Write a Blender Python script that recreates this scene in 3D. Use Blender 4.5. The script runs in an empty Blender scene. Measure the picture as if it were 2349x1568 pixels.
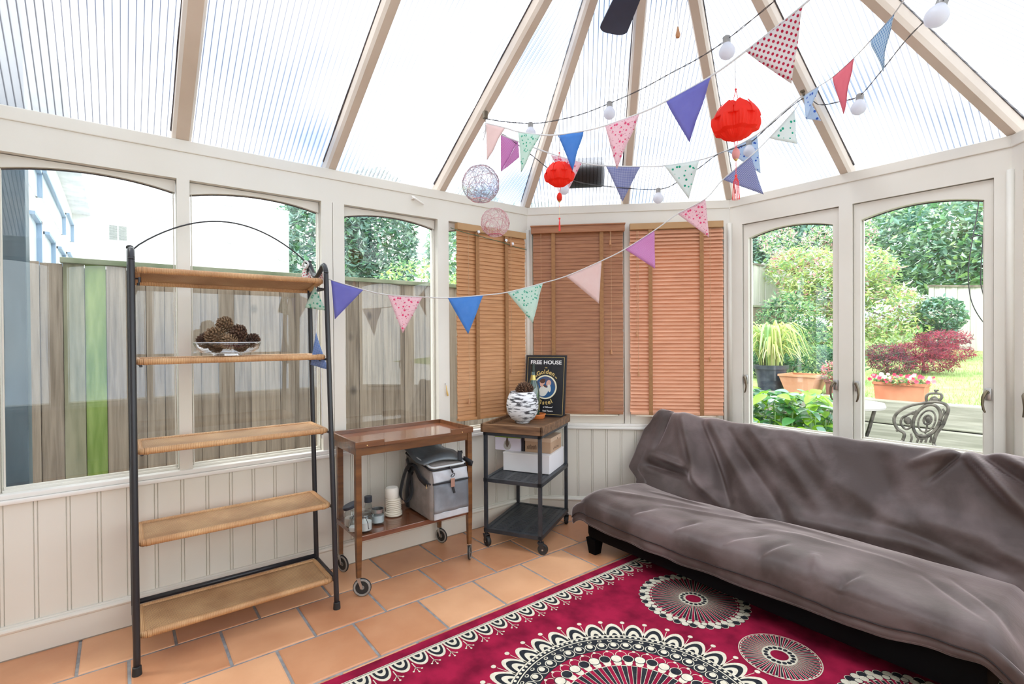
import bpy, bmesh, math, random
from mathutils import Vector, Matrix, noise
PI = math.pi
rnd = random.Random(7)
SC = bpy.context.scene
COL = SC.collection

# ------------------------------------------------------------------ camera
CAM_P = Vector((2.7612, -2.2798, 1.238))
CF = Vector((-0.79056669, 0.61231658, -0.00852732))
CR = Vector((0.61236862, 0.79054873, -0.00611366))
CU = Vector((-0.00299777, 0.01005512, 0.99994495))
FPX = 1165.273
cd = bpy.data.cameras.new('camera')
cam = bpy.data.objects.new('camera', cd)
COL.objects.link(cam)
cam.matrix_world = Matrix(((CR.x, CU.x, -CF.x, CAM_P.x), (CR.y, CU.y, -CF.y, CAM_P.y), (CR.z, CU.z, -CF.z, CAM_P.z), (0, 0, 0, 1)))
cd.sensor_width = 36
cd.lens = 36 * FPX / 2349
cd.clip_start = 0.02
cd.clip_end = 300
SC.camera = cam

# ------------------------------------------------------------------ sky and exposure
SC.view_settings.view_transform = 'Standard'
SC.view_settings.look = 'None'
SC.view_settings.gamma = 1
SC.view_settings.use_curve_mapping = False
SC.view_settings.exposure = 1.27
wd = bpy.data.worlds.new('overcast_sky')
SC.world = wd
wd.use_nodes = True
nt = wd.node_tree
bg = nt.nodes['Background']
tc = nt.nodes.new('ShaderNodeTexCoord')
nz = nt.nodes.new('ShaderNodeTexNoise')
nz.inputs['Scale'].default_value = 2.2
nz.inputs['Detail'].default_value = 3
rp = nt.nodes.new('ShaderNodeValToRGB')
rp.color_ramp.elements[0].position = 0.38
rp.color_ramp.elements[0].color = (0.60, 0.72, 0.92, 1)
rp.color_ramp.elements[1].position = 0.52
rp.color_ramp.elements[1].color = (1.0, 0.995, 0.98, 1)
nt.links.new(tc.outputs['Generated'], nz.inputs['Vector'])
nt.links.new(nz.outputs['Fac'], rp.inputs['Fac'])
nt.links.new(rp.outputs['Color'], bg.inputs['Color'])
bg.inputs['Strength'].default_value = 1.9
# soft sun behind thin cloud
sd = bpy.data.lights.new('veiled_sun', 'SUN')
sd.energy = 2.0
sd.angle = math.radians(25)
sd.color = (1.0, 0.97, 0.92)
so = bpy.data.objects.new('veiled_sun', sd)
COL.objects.link(so)
so.rotation_euler = Vector((0.35, 0.45, -0.82)).to_track_quat('-Z', 'Y').to_euler()
SC.cycles.transparent_max_bounces = 24
SC.cycles.sample_clamp_indirect = 8
SC.cycles.caustics_reflective = False
SC.cycles.caustics_refractive = False

# ------------------------------------------------------------------ helpers
def ray(u, v):
    return CF + CR * ((u - 1174.5) / FPX) - CU * ((v - 784) / FPX)
def K(u, v, d):                     # the point at distance d along the view axis
    return CAM_P + ray(u, v) * d
def onX(u, v, c):
    D = ray(u, v); return CAM_P + D * ((c - CAM_P.x) / D.x)
def onY(u, v, c):
    D = ray(u, v); return CAM_P + D * ((c - CAM_P.y) / D.y)
def onZ(u, v, c):
    D = ray(u, v); return CAM_P + D * ((c - CAM_P.z) / D.z)

def tag(o, label=None, cat=None, group=None, kind=None):
    if label: o['label'] = label
    if cat: o['category'] = cat
    if group: o['group'] = group
    if kind: o['kind'] = kind
    return o
WM = {}
def thing(name, loc, rz=0, label=None, cat=None, group=None, kind=None):
    o = bpy.data.objects.new(name, None)
    COL.objects.link(o)
    o.empty_display_size = 0.05
    o.location = loc
    o.rotation_euler = (0, 0, rz)
    WM[o.name] = Matrix.Translation(Vector(loc)) @ Matrix.Rotation(rz, 4, 'Z')
    return tag(o, label, cat, group, kind)

class MB:
    """collects shapes of one mesh"""
    def __init__(s, T=None):
        s.v = []; s.f = []; s.mi = []; s.uv = {}; s.T = T or Matrix.Identity(4); s.m = 0
    def add(s, vs, fs, m=None):
        b = len(s.v)
        s.v += [s.T @ Vector(p) for p in vs]
        for f in fs:
            s.f.append([b + i for i in f]); s.mi.append(s.m if m is None else m)
        return b
    def box(s, lo, hi, m=None, bev=0.0):
        (x0, y0, z0), (x1, y1, z1) = lo, hi
        if bev <= 0:
            vs = [(x0, y0, z0), (x1, y0, z0), (x1, y1, z0), (x0, y1, z0), (x0, y0, z1), (x1, y0, z1), (x1, y1, z1), (x0, y1, z1)]
            s.add(vs, [(0, 3, 2, 1), (4, 5, 6, 7), (0, 1, 5, 4), (1, 2, 6, 5), (2, 3, 7, 6), (3, 0, 4, 7)], m)
            return
        bm = bmesh.new()
        bmesh.ops.create_cube(bm, size=1)
        for v in bm.verts:
            v.co = Vector((x0 if v.co.x < 0 else x1, y0 if v.co.y < 0 else y1, z0 if v.co.z < 0 else z1))
        bmesh.ops.bevel(bm, geom=bm.edges[:], offset=bev, segments=2, affect='EDGES', profile=0.5)
        s.frombm(bm, m)
    def frombm(s, bm, m=None):
        bm.verts.index_update()
        s.add([v.co.copy() for v in bm.verts], [[v.index for v in f.verts] for f in bm.faces], m)
        bm.free()
    def tube(s, pts, r, n=8, m=None, closed=False, caps=True, flat=1.0):
        pts = [Vector(p) for p in pts]
        N = len(pts)
        rr = r if isinstance(r, (list, tuple)) else [r] * N
        prev = None
        vs = []
        for i, p in enumerate(pts):
            if closed:
                t = pts[(i + 1) % N] - pts[i - 1]
            else:
                t = pts[min(i + 1, N - 1)] - pts[max(i - 1, 0)]
            if t.length < 1e-9: t = Vector((0, 0, 1))
            t.normalize()
            if prev is None:
                a = Vector((0, 0, 1)) if abs(t.z) < 0.9 else Vector((1, 0, 0))
                u = t.cross(a).normalized()
            else:
                u = prev - t * prev.dot(t)
                u = u.normalized() if u.length > 1e-6 else t.orthogonal().normalized()
            prev = u
            w = t.cross(u)
            for k in range(n):
                a = 2 * PI * k / n
                vs.append(p + u * (math.cos(a) * rr[i] * flat) + w * (math.sin(a) * rr[i]))
        fs = []
        for i in range(N if closed else N - 1):
            j = (i + 1) % N
            for k in range(n):
                k2 = (k + 1) % n
                fs.append((i * n + k, i * n + k2, j * n + k2, j * n + k))
        if caps and not closed:
            fs.append(tuple(reversed(range(n))))
            fs.append(tuple((N - 1) * n + k for k in range(n)))
        s.add(vs, fs, m)
    def lathe(s, prof, c=(0, 0, 0), n=24, m=None, fr=None):
        """prof: (r, z) list; fr(angle, r, z) -> (r, z) shapes it"""
        c = Vector(c); vs = []; fs = []
        for (r, z) in prof:
            for k in range(n):
                a = 2 * PI * k / n
                r2, z2 = fr(a, r, z) if fr else (r, z)
                vs.append(c + Vector((r2 * math.cos(a), r2 * math.sin(a), z2)))
        for i in range(len(prof) - 1):
            for k in range(n):
                k2 = (k + 1) % n
                fs.append((i * n + k, i * n + k2, (i + 1) * n + k2, (i + 1) * n + k))
        if prof[0][0] > 1e-5: fs.append(tuple(reversed(range(n))))
        if prof[-1][0] > 1e-5: fs.append(tuple((len(prof) - 1) * n + k for k in range(n)))
        s.add(vs, fs, m)
    def prism(s, poly, d, m=None):
        """poly: 3D points of a flat outline, d: extrusion vector"""
        n = len(poly); d = Vector(d)
        vs = [Vector(p) for p in poly] + [Vector(p) + d for p in poly]
        fs = [tuple(range(n)), tuple(reversed(range(n, 2 * n)))]
        for i in range(n):
            j = (i + 1) % n
            fs.append((i, i + n, j + n, j))
        s.add(vs, fs, m)
    def sphere(s, c, r, n=12, m=None, sc=(1, 1, 1)):
        prof = [(max(r * math.sin(PI * i / n), 1e-6), -r * math.cos(PI * i / n)) for i in range(n + 1)]
        T = s.T
        s.T = T @ Matrix.Translation(Vector(c)) @ Matrix.Diagonal((sc[0], sc[1], sc[2], 1))
        s.lathe(prof, n=n + 6, m=m)
        s.T = T
    def build(s, name, mats, parent=None, smooth=False, world=False, uvf=None, origin=True, solid=0):
        mats = mats if isinstance(mats, (list, tuple)) else [mats]
        me = bpy.data.meshes.new(name)
        vs = s.v
        off = Vector((0, 0, 0))
        if parent is not None and world:
            inv = WM[parent.name].inverted()
            vs = [inv @ v for v in vs]
        elif parent is None and origin and vs:
            xs = [v.x for v in vs]; ys = [v.y for v in vs]; zs = [v.z for v in vs]
            off = Vector(((min(xs) + max(xs)) / 2, (min(ys) + max(ys)) / 2, min(zs)))
            vs = [v - off for v in vs]
        me.from_pydata([tuple(v) for v in vs], [], s.f)
        for m in mats: me.materials.append(m)
        me.polygons.foreach_set('material_index', s.mi)
        if uvf:
            ul = me.uv_layers.new(name='UVMap')
            for p in me.polygons:
                for li in p.loop_indices:
                    ul.data[li].uv = uvf(me.loops[li].vertex_index, s.v)
        me.validate()
        me.update()
        if smooth:
            me.polygons.foreach_set('use_smooth', [True] * len(me.polygons))
            if smooth is not True:
                try: me.set_sharp_from_angle(angle=math.radians(smooth))
                except Exception: pass
        o = bpy.data.objects.new(name, me)
        COL.objects.link(o)
        if parent is not None:
            o.parent = parent
            WM[o.name] = WM[parent.name].copy()
        else:
            o.location = off
            WM[o.name] = Matrix.Translation(off)
        if solid:
            md = o.modifiers.new('thickness', 'SOLIDIFY'); md.thickness = solid; md.offset = 0
        return o
def recalc(o):
    bm = bmesh.new(); bm.from_mesh(o.data)
    bmesh.ops.recalc_face_normals(bm, faces=bm.faces[:])
    bm.to_mesh(o.data); bm.free()
    return o

# ------------------------------------------------------------------ materials
def N(nt, t, **kw):
    n = nt.nodes.new(t)
    for k, v in kw.items():
        if k in n.inputs: n.inputs[k].default_value = v
        else: setattr(n, k, v)
    return n
def c4(c): return (c[0], c[1], c[2], 1)
def mat(name, col, rough=0.5, metal=0.0, col2=None, scale=8, stretch=(1, 1, 1), lo=0.35, hi=0.65, bump=0, bscale=None, sheen=0, coat=0, spec=None, trans=0, detail=4, coord='Object', sub=0):
    m = bpy.data.materials.new(name)
    m.use_nodes = True
    nt = m.node_tree; L = nt.links.new
    b = nt.nodes['Principled BSDF']
    b.inputs['Base Color'].default_value = c4(col)
    b.inputs['Roughness'].default_value = rough
    b.inputs['Metallic'].default_value = metal
    if spec is not None: b.inputs['Specular IOR Level'].default_value = spec
    if sheen:
        b.inputs['Sheen Weight'].default_value = sheen
        b.inputs['Sheen Roughness'].default_value = 0.5
    if coat:
        b.inputs['Coat Weight'].default_value = coat
        b.inputs['Coat Roughness'].default_value = 0.08
    if col2 or bump:
        tc = N(nt, 'ShaderNodeTexCoord'); mp = N(nt, 'ShaderNodeMapping')
        mp.inputs['Scale'].default_value = stretch
        L(tc.outputs[coord], mp.inputs['Vector'])
        nz = N(nt, 'ShaderNodeTexNoise', Scale=scale, Detail=detail)
        L(mp.outputs['Vector'], nz.inputs['Vector'])
        if col2:
            r = N(nt, 'ShaderNodeValToRGB')
            r.color_ramp.elements[0].position = lo; r.color_ramp.elements[0].color = c4(col)
            r.color_ramp.elements[1].position = hi; r.color_ramp.elements[1].color = c4(col2)
            L(nz.outputs['Fac'], r.inputs['Fac']); L(r.outputs['Color'], b.inputs['Base Color'])
        if bump:
            n2 = nz
            if bscale:
                n2 = N(nt, 'ShaderNodeTexNoise', Scale=bscale, Detail=3)
                L(mp.outputs['Vector'], n2.inputs['Vector'])
            bp = N(nt, 'ShaderNodeBump', Strength=bump, Distance=0.01)
            L(n2.outputs['Fac'], bp.inputs['Height']); L(bp.outputs['Normal'], b.inputs['Normal'])
    if trans:
        tr = N(nt, 'ShaderNodeBsdfTranslucent')
        src = b.inputs['Base Color']
        if src.is_linked: L(src.links[0].from_socket, tr.inputs['Color'])
        else: tr.inputs['Color'].default_value = c4(col)
        mx = N(nt, 'ShaderNodeMixShader'); mx.inputs[0].default_value = trans
        L(b.outputs[0], mx.inputs[1]); L(tr.outputs[0], mx.inputs[2])
        L(mx.outputs[0], nt.nodes['Material Output'].inputs['Surface'])
    return m
def woodmat(name, c1, c2, stretch=(1, 1, 1), scale=6, rough=0.4, coat=0, bump=0.05, dark=None):
    """stretch: small value along the grain"""
    m = mat(name, c1, rough, col2=c2, scale=scale, stretch=stretch, lo=0.3, hi=0.7, bump=bump, coat=coat, detail=6)
    return m
def uvpat(name, kind, a, b_, scale, rough=0.85, trans=0.5, c=None, thr=0.3):
    """printed cotton: kind dots, floral, gingham, plain"""
    m = bpy.data.materials.new(name); m.use_nodes = True
    nt = m.node_tree; L = nt.links.new
    b = nt.nodes['Principled BSDF']; b.inputs['Roughness'].default_value = rough
    b.inputs['Specular IOR Level'].default_value = 0.15
    uv = N(nt, 'ShaderNodeTexCoord')
    col = None
    def rgb(x):
        n = N(nt, 'ShaderNodeRGB'); n.outputs[0].default_value = c4(x); return n.outputs[0]
    def mix(f, x, y):
        n = N(nt, 'ShaderNodeMix', data_type='RGBA'); L(f, n.inputs[0]); L(x, n.inputs[6]); L(y, n.inputs[7]); return n.outputs[2]
    if kind == 'plain':
        nz = N(nt, 'ShaderNodeTexNoise', Scale=25.0); L(uv.outputs['UV'], nz.inputs['Vector'])
        col = mix(nz.outputs['Fac'], rgb(a), rgb(b_))
    elif kind in ('dots', 'floral'):
        v = N(nt, 'ShaderNodeTexVoronoi', Scale=scale, Randomness=0.0 if kind == 'dots' else 0.9)
        mp = N(nt, 'ShaderNodeMapping'); mp.inputs['Rotation'].default_value = (0, 0, 0.7 if kind == 'dots' else 0)
        L(uv.outputs['UV'], mp.inputs['Vector']); L(mp.outputs[0], v.inputs['Vector'])
        lt = N(nt, 'ShaderNodeMath', operation='LESS_THAN'); lt.inputs[1].default_value = thr
        L(v.outputs['Distance'], lt.inputs[0])
        col = mix(lt.outputs[0], rgb(a), rgb(b_))
        if c:
            v2 = N(nt, 'ShaderNodeTexVoronoi', Scale=scale * 2.1, Randomness=1.0); L(mp.outputs[0], v2.inputs['Vector'])
            l2 = N(nt, 'ShaderNodeMath', operation='LESS_THAN'); l2.inputs[1].default_value = thr * 0.8
            L(v2.outputs['Distance'], l2.inputs[0]); col = mix(l2.outputs[0], col, rgb(c))
    else:
        sp = N(nt, 'ShaderNodeSeparateXYZ'); L(uv.outputs['UV'], sp.inputs[0])
        outs = []
        for i in (0, 1):
            mu = N(nt, 'ShaderNodeMath', operation='MULTIPLY'); mu.inputs[1].default_value = scale
            L(sp.outputs[i], mu.inputs[0])
            fr = N(nt, 'ShaderNodeMath', operation='FRACT'); L(mu.outputs[0], fr.inputs[0])
            g = N(nt, 'ShaderNodeMath', operation='GREATER_THAN'); g.inputs[1].default_value = 0.5; L(fr.outputs[0], g.inputs[0])
            outs.append(g.outputs[0])
        ad = N(nt, 'ShaderNodeMath', operation='ADD'); L(outs[0], ad.inputs[0]); L(outs[1], ad.inputs[1])
        hf = N(nt, 'ShaderNodeMath', operation='MULTIPLY'); hf.inputs[1].default_value = 0.5; L(ad.outputs[0], hf.inputs[0])
        col = mix(hf.outputs[0], rgb(a), rgb(b_))
    L(col, b.inputs['Base Color'])
    tr = N(nt, 'ShaderNodeBsdfTranslucent'); L(col, tr.inputs['Color'])
    mx = N(nt, 'ShaderNodeMixShader'); mx.inputs[0].default_value = trans
    L(b.outputs[0], mx.inputs[1]); L(tr.outputs[0], mx.inputs[2])
    L(mx.outputs[0], nt.nodes['Material Output'].inputs['Surface'])
    return m
def glassmat(name, tint=(0.96, 0.98, 0.97), refl=1.0, smear=0.0):
    """thin clear sheet: see-through with Fresnel reflection and faint grime"""
    m = bpy.data.materials.new(name); m.use_nodes = True
    nt = m.node_tree; L = nt.links.new
    nt.nodes.remove(nt.nodes['Principled BSDF'])
    t = N(nt, 'ShaderNodeBsdfTransparent'); t.inputs[0].default_value = c4(tint)
    g = N(nt, 'ShaderNodeBsdfGlossy'); g.inputs['Roughness'].default_value = 0.01
    fr = N(nt, 'ShaderNodeLayerWeight', Blend=0.5)
    pw_ = N(nt, 'ShaderNodeMath', operation='POWER'); pw_.inputs[1].default_value = 4.0; L(fr.outputs['Facing'], pw_.inputs[0])
    mu = N(nt, 'ShaderNodeMath', operation='MULTIPLY_ADD'); mu.inputs[1].default_value = 0.5 * refl; mu.inputs[2].default_value = 0.03 * refl
    L(pw_.outputs[0], mu.inputs[0])
    mx = N(nt, 'ShaderNodeMixShader'); L(mu.outputs[0], mx.inputs[0]); L(t.outputs[0], mx.inputs[1]); L(g.outputs[0], mx.inputs[2])
    out = mx.outputs[0]
    if smear:
        tc = N(nt, 'ShaderNodeTexCoord'); nz = N(nt, 'ShaderNodeTexNoise', Scale=5.0, Detail=8.0)
        mp = N(nt, 'ShaderNodeMapping'); mp.inputs['Scale'].default_value = (1, 1, 0.35)
        L(tc.outputs['Object'], mp.inputs['Vector']); L(mp.outputs[0], nz.inputs['Vector'])
        r = N(nt, 'ShaderNodeMapRange'); r.inputs['From Min'].default_value = 0.5; r.inputs['From Max'].default_value = 0.8; r.inputs['To Max'].default_value = smear
        L(nz.outputs['Fac'], r.inputs['Value'])
        d = N(nt, 'ShaderNodeBsdfDiffuse'); d.inputs[0].default_value = (0.8, 0.82, 0.8, 1)
        m2 = N(nt, 'ShaderNodeMixShader'); L(r.outputs[0], m2.inputs[0]); L(out, m2.inputs[1]); L(d.outputs[0], m2.inputs[2])
        out = m2.outputs[0]
    L(out, nt.nodes['Material Output'].inputs['Surface'])
    return m
def polycarb(name):
    """ribbed twin-wall sheet: ribs run down the slope (UV x across, y down), soft patches tinted like dim bluish sky"""
    m = bpy.data.materials.new(name); m.use_nodes = True
    nt = m.node_tree; L = nt.links.new
    nt.nodes.remove(nt.nodes['Principled BSDF'])
    uv = N(nt, 'ShaderNodeTexCoord'); sp = N(nt, 'ShaderNodeSeparateXYZ'); L(uv.outputs['UV'], sp.inputs[0])
    mu = N(nt, 'ShaderNodeMath', operation='MULTIPLY'); mu.inputs[1].default_value = 1 / 0.024; L(sp.outputs[0], mu.inputs[0])
    fr = N(nt, 'ShaderNodeMath', operation='FRACT'); L(mu.outputs[0], fr.inputs[0])
    r = N(nt, 'ShaderNodeValToRGB')
    e = r.color_ramp.elements
    e[0].position = 0.0; e[0].color = (0.27, 0.28, 0.31, 1)
    e[1].position = 0.20; e[1].color = (0.75, 0.76, 0.775, 1)
    x = e.new(0.10); x.color = (0.25, 0.26, 0.29, 1)
    x = e.new(0.92); x.color = (0.74, 0.75, 0.77, 1)
    L(fr.outputs[0], r.inputs['Fac'])
    nz = N(nt, 'ShaderNodeTexNoise', Scale=1.6, Detail=2.0); L(uv.outputs['Object'], nz.inputs['Vector'])
    r2 = N(nt, 'ShaderNodeValToRGB')
    r2.color_ramp.elements[0].position = 0.33; r2.color_ramp.elements[0].color = (0.66, 0.74, 0.86, 1)  # dim bluish sky light painted into the sheet tint
    r2.color_ramp.elements[1].position = 0.50; r2.color_ramp.elements[1].color = (1, 1, 1, 1)
    L(nz.outputs['Fac'], r2.inputs['Fac'])
    mm = N(nt, 'ShaderNodeMix', data_type='RGBA', blend_type='MULTIPLY'); mm.inputs[0].default_value = 1
    L(r.outputs['Color'], mm.inputs[6]); L(r2.outputs['Color'], mm.inputs[7])
    t = N(nt, 'ShaderNodeBsdfTransparent'); L(mm.outputs[2], t.inputs[0])
    d = N(nt, 'ShaderNodeBsdfTranslucent'); L(mm.outputs[2], d.inputs[0])
    mx = N(nt, 'ShaderNodeMixShader'); mx.inputs[0].default_value = 0.22
    L(t.outputs[0], mx.inputs[1]); L(d.outputs[0], mx.inputs[2])
    g = N(nt, 'ShaderNodeBsdfGlossy'); g.inputs['Roughness'].default_value = 0.15
    m3 = N(nt, 'ShaderNodeMixShader'); m3.inputs[0].default_value = 0.04
    L(mx.outputs[0], m3.inputs[1]); L(g.outputs[0], m3.inputs[2])
    L(m3.outputs[0], nt.nodes['Material Output'].inputs['Surface'])
    return m

M = {}
M['paint'] = mat('cream_paint', (0.69, 0.655, 0.58), 0.45, col2=(0.74, 0.715, 0.65), scale=1.5, bump=0.02, bscale=60)
M['paint_w'] = mat('white_paint', (0.80, 0.78, 0.74), 0.4)
M['rafter'] = mat('rafter_paint_backlit', (0.62, 0.53, 0.44), 0.5, col2=(0.70, 0.61, 0.52), scale=3, bump=0.03, bscale=50)  # the cream paint with backlit shade put into its colour
M['groove'] = mat('paint_joint', (0.30, 0.24, 0.19), 0.8)
M['seal'] = mat('dark_gasket', (0.035, 0.03, 0.035), 0.7, col2=(0.10, 0.08, 0.08), scale=30)
M['glass'] = glassmat('window_glass', (0.955, 0.975, 0.97), 1.35, 0.05)
M['poly'] = polycarb('ribbed_polycarbonate')
M['black'] = mat('black_metal', (0.018, 0.018, 0.022), 0.35, spec=0.5)
M['rubber'] = mat('black_rubber', (0.02, 0.02, 0.02), 0.6)
M['brass'] = mat('brass', (0.75, 0.5, 0.22), 0.3, 1.0)
M['bronze'] = mat('aged_bronze', (0.16, 0.13, 0.09), 0.35, 0.8)
M['steel'] = mat('steel', (0.55, 0.55, 0.55), 0.35, 1.0)

# ------------------------------------------------------------------ room shell
W = 0.68; B_ = W * math.sqrt(2)      # window pitch and bay corner offset
ZE = 2.150; ZB = 1.972               # top and underside of the eaves beam
ZS = 0.615; XR = W + 2 * B_ + W      # sill height, right-hand wall
AP = Vector((W + B_, -0.742, 3.136)) # roof apex
YB = -3.5
def frame(o, d, n):
    o = Vector(o); d = Vector(d).normalized(); n = Vector(n).normalized()
    return Matrix(((d.x, n.x, 0, o.x), (d.y, n.y, 0, o.y), (0, 0, 1, 0), (0, 0, 0, 1)))
q = math.sqrt(.5)
WALLS = {
 'left': (frame((0, YB, 0), (0, 1, 0), (1, 0, 0)), -YB, [(.12 + .0, .73), (.85, 1.436), (1.486, 2.08), (2.203, 2.784), (2.862, 3.45)], 'F'),
 'bay_left': (frame((0, 0, 0), (q, q, 0), (q, -q, 0)), 2 * W, [(.036, .668), (.706, 1.324)], 'C'),
 'bay_end': (frame((B_, B_, 0), (1, 0, 0), (0, -1, 0)), 2 * W, [(.086, .653), (.720, 1.300)], 'C'),
 'bay_right': (frame((B_ + 2 * W, B_, 0), (q, -q, 0), (-q, -q, 0)), 2 * W, [(.06, .64), (.72, 1.30)], 'C'),
 'right': (frame((XR, 0, 0), (0, -1, 0), (-1, 0, 0)), -YB, [(.05, .64), (.72, 1.297), (1.42, 2.01), (2.064, 2.65), (2.77, 3.38)], 'F'),
}
XR = 2 * B_ + 2 * W
WALLS['right'] = (frame((XR, 0, 0), (0, -1, 0), (-1, 0, 0)), -YB, [(.05, .64), (.72, 1.297), (1.42, 2.01), (2.064, 2.65), (2.77, 3.38)], 'F')
OZ0 = 0.640
def board_profile(L, k0=0.044):
    """cross-section of tongue-and-groove boards seen from above: list of (s, n)"""
    pts = [(0, 0)]
    s = k0
    while s < L - 0.03:
        for g in (s - 0.006, s + 0.006):
            pts += [(g - 0.0022, 0), (g, -0.005), (g + 0.0022, 0)]
        s += 0.0985
    pts.append((L, 0))
    return pts
win_no = 0
for wname, (T, L, ops, kind) in WALLS.items():
    mb = MB(T)
    pr = board_profile(L, 0.05 if wname != 'left' else (-2.647 + 3.5) % 0.0985)
    n = len(pr)
    vs = [(a, b, 0.10) for a, b in pr] + [(a, b, ZS - .01) for a, b in pr]
    mb.add(vs, [(i, i + 1, n + i + 1, n + i) for i in range(n - 1)])
    mb.box((0, -.10, 0), (L, -.012, ZS), 0)                                   # solid behind the boards
    mb.box((0, -.10, ZS - .012), (L, .004, OZ0), 0)                            # bottom rail
    # posts between openings
    ed = [0] + [x for o in ops for x in o] + [L]
    for i in range(0, len(ed), 2):
        a, b = ed[i], ed[i + 1]
        if b - a > 0.1 and 0 < i < len(ed) - 2:
            c = (a + b) / 2 - .002
            mb.box((a, -.10, OZ0), (c - .0015, .0, ZB)); mb.box((c + .0015, -.10, OZ0), (b, .0, ZB)); mb.box((c - .002, -.08, OZ0), (c + .002, -.006, ZB), 1)
        else:
            mb.box((a, -.10, OZ0), (b, .0, ZB))
    mb.box((0, -.12, ZB), (L, .0, ZE - .055)); mb.box((0, -.12, ZE - .055), (L, .006, ZE), 0, 0.004)
    o = mb.build('wall_' + wname, [M['paint'], M['groove']])
    tag(o, kind='structure')
    recalc(o)
    # sill and skirting
    mb = MB(T); mb.box((0, -.01, ZS - .012), (L, .024, ZS + .006), 0, .005); mb.box((0, -.03, ZS + .006), (L, .012, ZS + .026), 0, .004)
    tag(mb.build('trim_' + str(1 + list(WALLS).index(wname)), M['paint_w'], smooth=30), kind='structure')
    mb = MB(T)
    mb.box((0, -.005, 0), (L, .016, .102)); mb.tube([(0, .012, .112), (L, .012, .112)], .012, 10); mb.box((0, -.005, .1), (L, .010, .13), 0, .004)
    mb.box((0, .014, 0), (L, .018, .004), 1)
    tag(mb.build('baseboard_' + wname, [M['paint'], M['groove']], smooth=30), kind='structure')
    # windows
    for oi, (a, b) in enumerate(ops):
        if wname == 'left' and oi == 0 or wname == 'right' and oi > 2: pass
        win_no += 1
        wn = thing('window_%d' % win_no, T @ Vector(((a + b) / 2, -.05, OZ0)), 0, kind='structure')
        fr = MB(T)
        if kind == 'F':
            z0, fw, n0, n1, zc, zs2 = OZ0, .004, -.062, -.034, 1.950, 1.914
            bot = OZ0 + .010
        else:
            z0, fw, n0, n1, zc, zs2 = OZ0, .036, -.058, -.014, 1.918, 1.878
            bot = .664 if wname != 'bay_left' else .692
        ga, gb = a + fw, b - fw
        if fw > .01:
            fr.box((a + .003, n0, z0), (ga, n1, ZB - .004)); fr.box((gb, n0, z0), (b - .003, n1, ZB - .004))
        fr.box((ga, n0, z0), (gb, n1, bot), 0)
        fr.box((ga, n0, bot), (gb, n0 + .012, bot + .008), 0)
        # arched head: filled above the arc
        NN = 20
        def arc(t): return zs2 + (zc - zs2) * (1 - (2 * t - 1) ** 2)
        low = [(ga + (gb - ga) * i / NN, arc(i / NN)) for i in range(NN + 1)]
        vs = []; fs = []
        for nn in (n0, n1):
            vs += [(x, nn, z) for x, z in low] + [(x, nn, ZB - .003) for x, z in low]
        q2 = 2 * (NN + 1)
        for i in range(NN):
            fs += [(i, i + 1, NN + 2 + i, NN + 1 + i), (q2 + i, q2 + NN + 1 + i, q2 + NN + 2 + i, q2 + i + 1), (i, q2 + i, q2 + i + 1, i + 1)]
        fr.add(vs, fs)
        for sx in (ga + .004, gb - .008):
            fr.box((sx, n0 + .004, bot), (sx + .004, n0 + .02, zs2), 0)
        recalc(fr.build('window_frame', M['paint'], wn, world=True))
        sl = MB(T); sl.tube([(x, n0 + .006, z - .002) for x, z in low], .0035, 6)
        sl.build('gasket', M['seal'], wn, world=True)
        pn = MB(T)
        P = [(ga - .004, bot - .002)] + [(gb + .004, bot - .002)] + [(x, z + .004) for x, z in reversed(low)]
        pn.prism([(x, n0 + .006, z) for x, z in P], (0, .004, 0))
        recalc(pn.build('pane', M['glass'], wn, world=True))
        if kind == 'C' and wname != 'bay_left':
            for side, hs in ((0, a + .004), (1, b - .004)):
                zz = .94
                h = MB(T); sg = 1 if side == 0 else -1
                if side == 0 and wname == 'bay_end' or True:
                    hx = hs + sg * .016
                    h.box((hx - .011, -.014, zz - .012), (hx + .011, -.006, zz + .045), 1, .002)
                    h.tube([(hx, -.012, zz + .025), (hx, .014, zz + .030)], .007, 8)
                    h.tube([(hx, .010, zz + .034), (hx + sg * .006, .016, zz + .026), (hx + sg * .014, .020, zz + .004), (hx + sg * .016, .020, zz - .03), (hx + sg * .012, .020, zz - .055), (hx + sg * .006, .018, zz - .068)], [.006, .008, .007, .0055, .005, .004], 8)
                    h.build('handle', [M['bronze'], M['steel']], wn, world=True, smooth=40)
            st = MB(T)
            st.box((a + .08, -.014, bot - .020), (a + .42, -.004, bot - .013), 0, .002)
            st.tube([(a + .40, -.004, bot - .017), (a + .42, .002, bot - .017), (a + .44, -.002, bot - .017)], .006, 8)
            st.build('window_stay', M['bronze'], wn, world=True)
# corner beads
tn = 6
for (x, y) in ((0, 0), (B_, B_), (B_ + 2 * W, B_), (XR, 0)):
    mb = MB(); c = Vector((AP.x, 0, 0)) - Vector((x, y, 0)); c.normalize()
    mb.tube([(x + c.x * .004, y + c.y * .004, ZS + .02), (x + c.x * .004, y + c.y * .004, ZB + .02)], .016, 10)
    tag(mb.build('trim_%d' % tn, M['paint'], smooth=True), kind='structure'); tn += 1
# house wall behind the camera
mb = MB(); mb.box((-.12, YB - .12, 0), (XR + .12, YB, 3.3)); tag(mb.build('wall_back', M['paint']), kind='structure')

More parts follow.
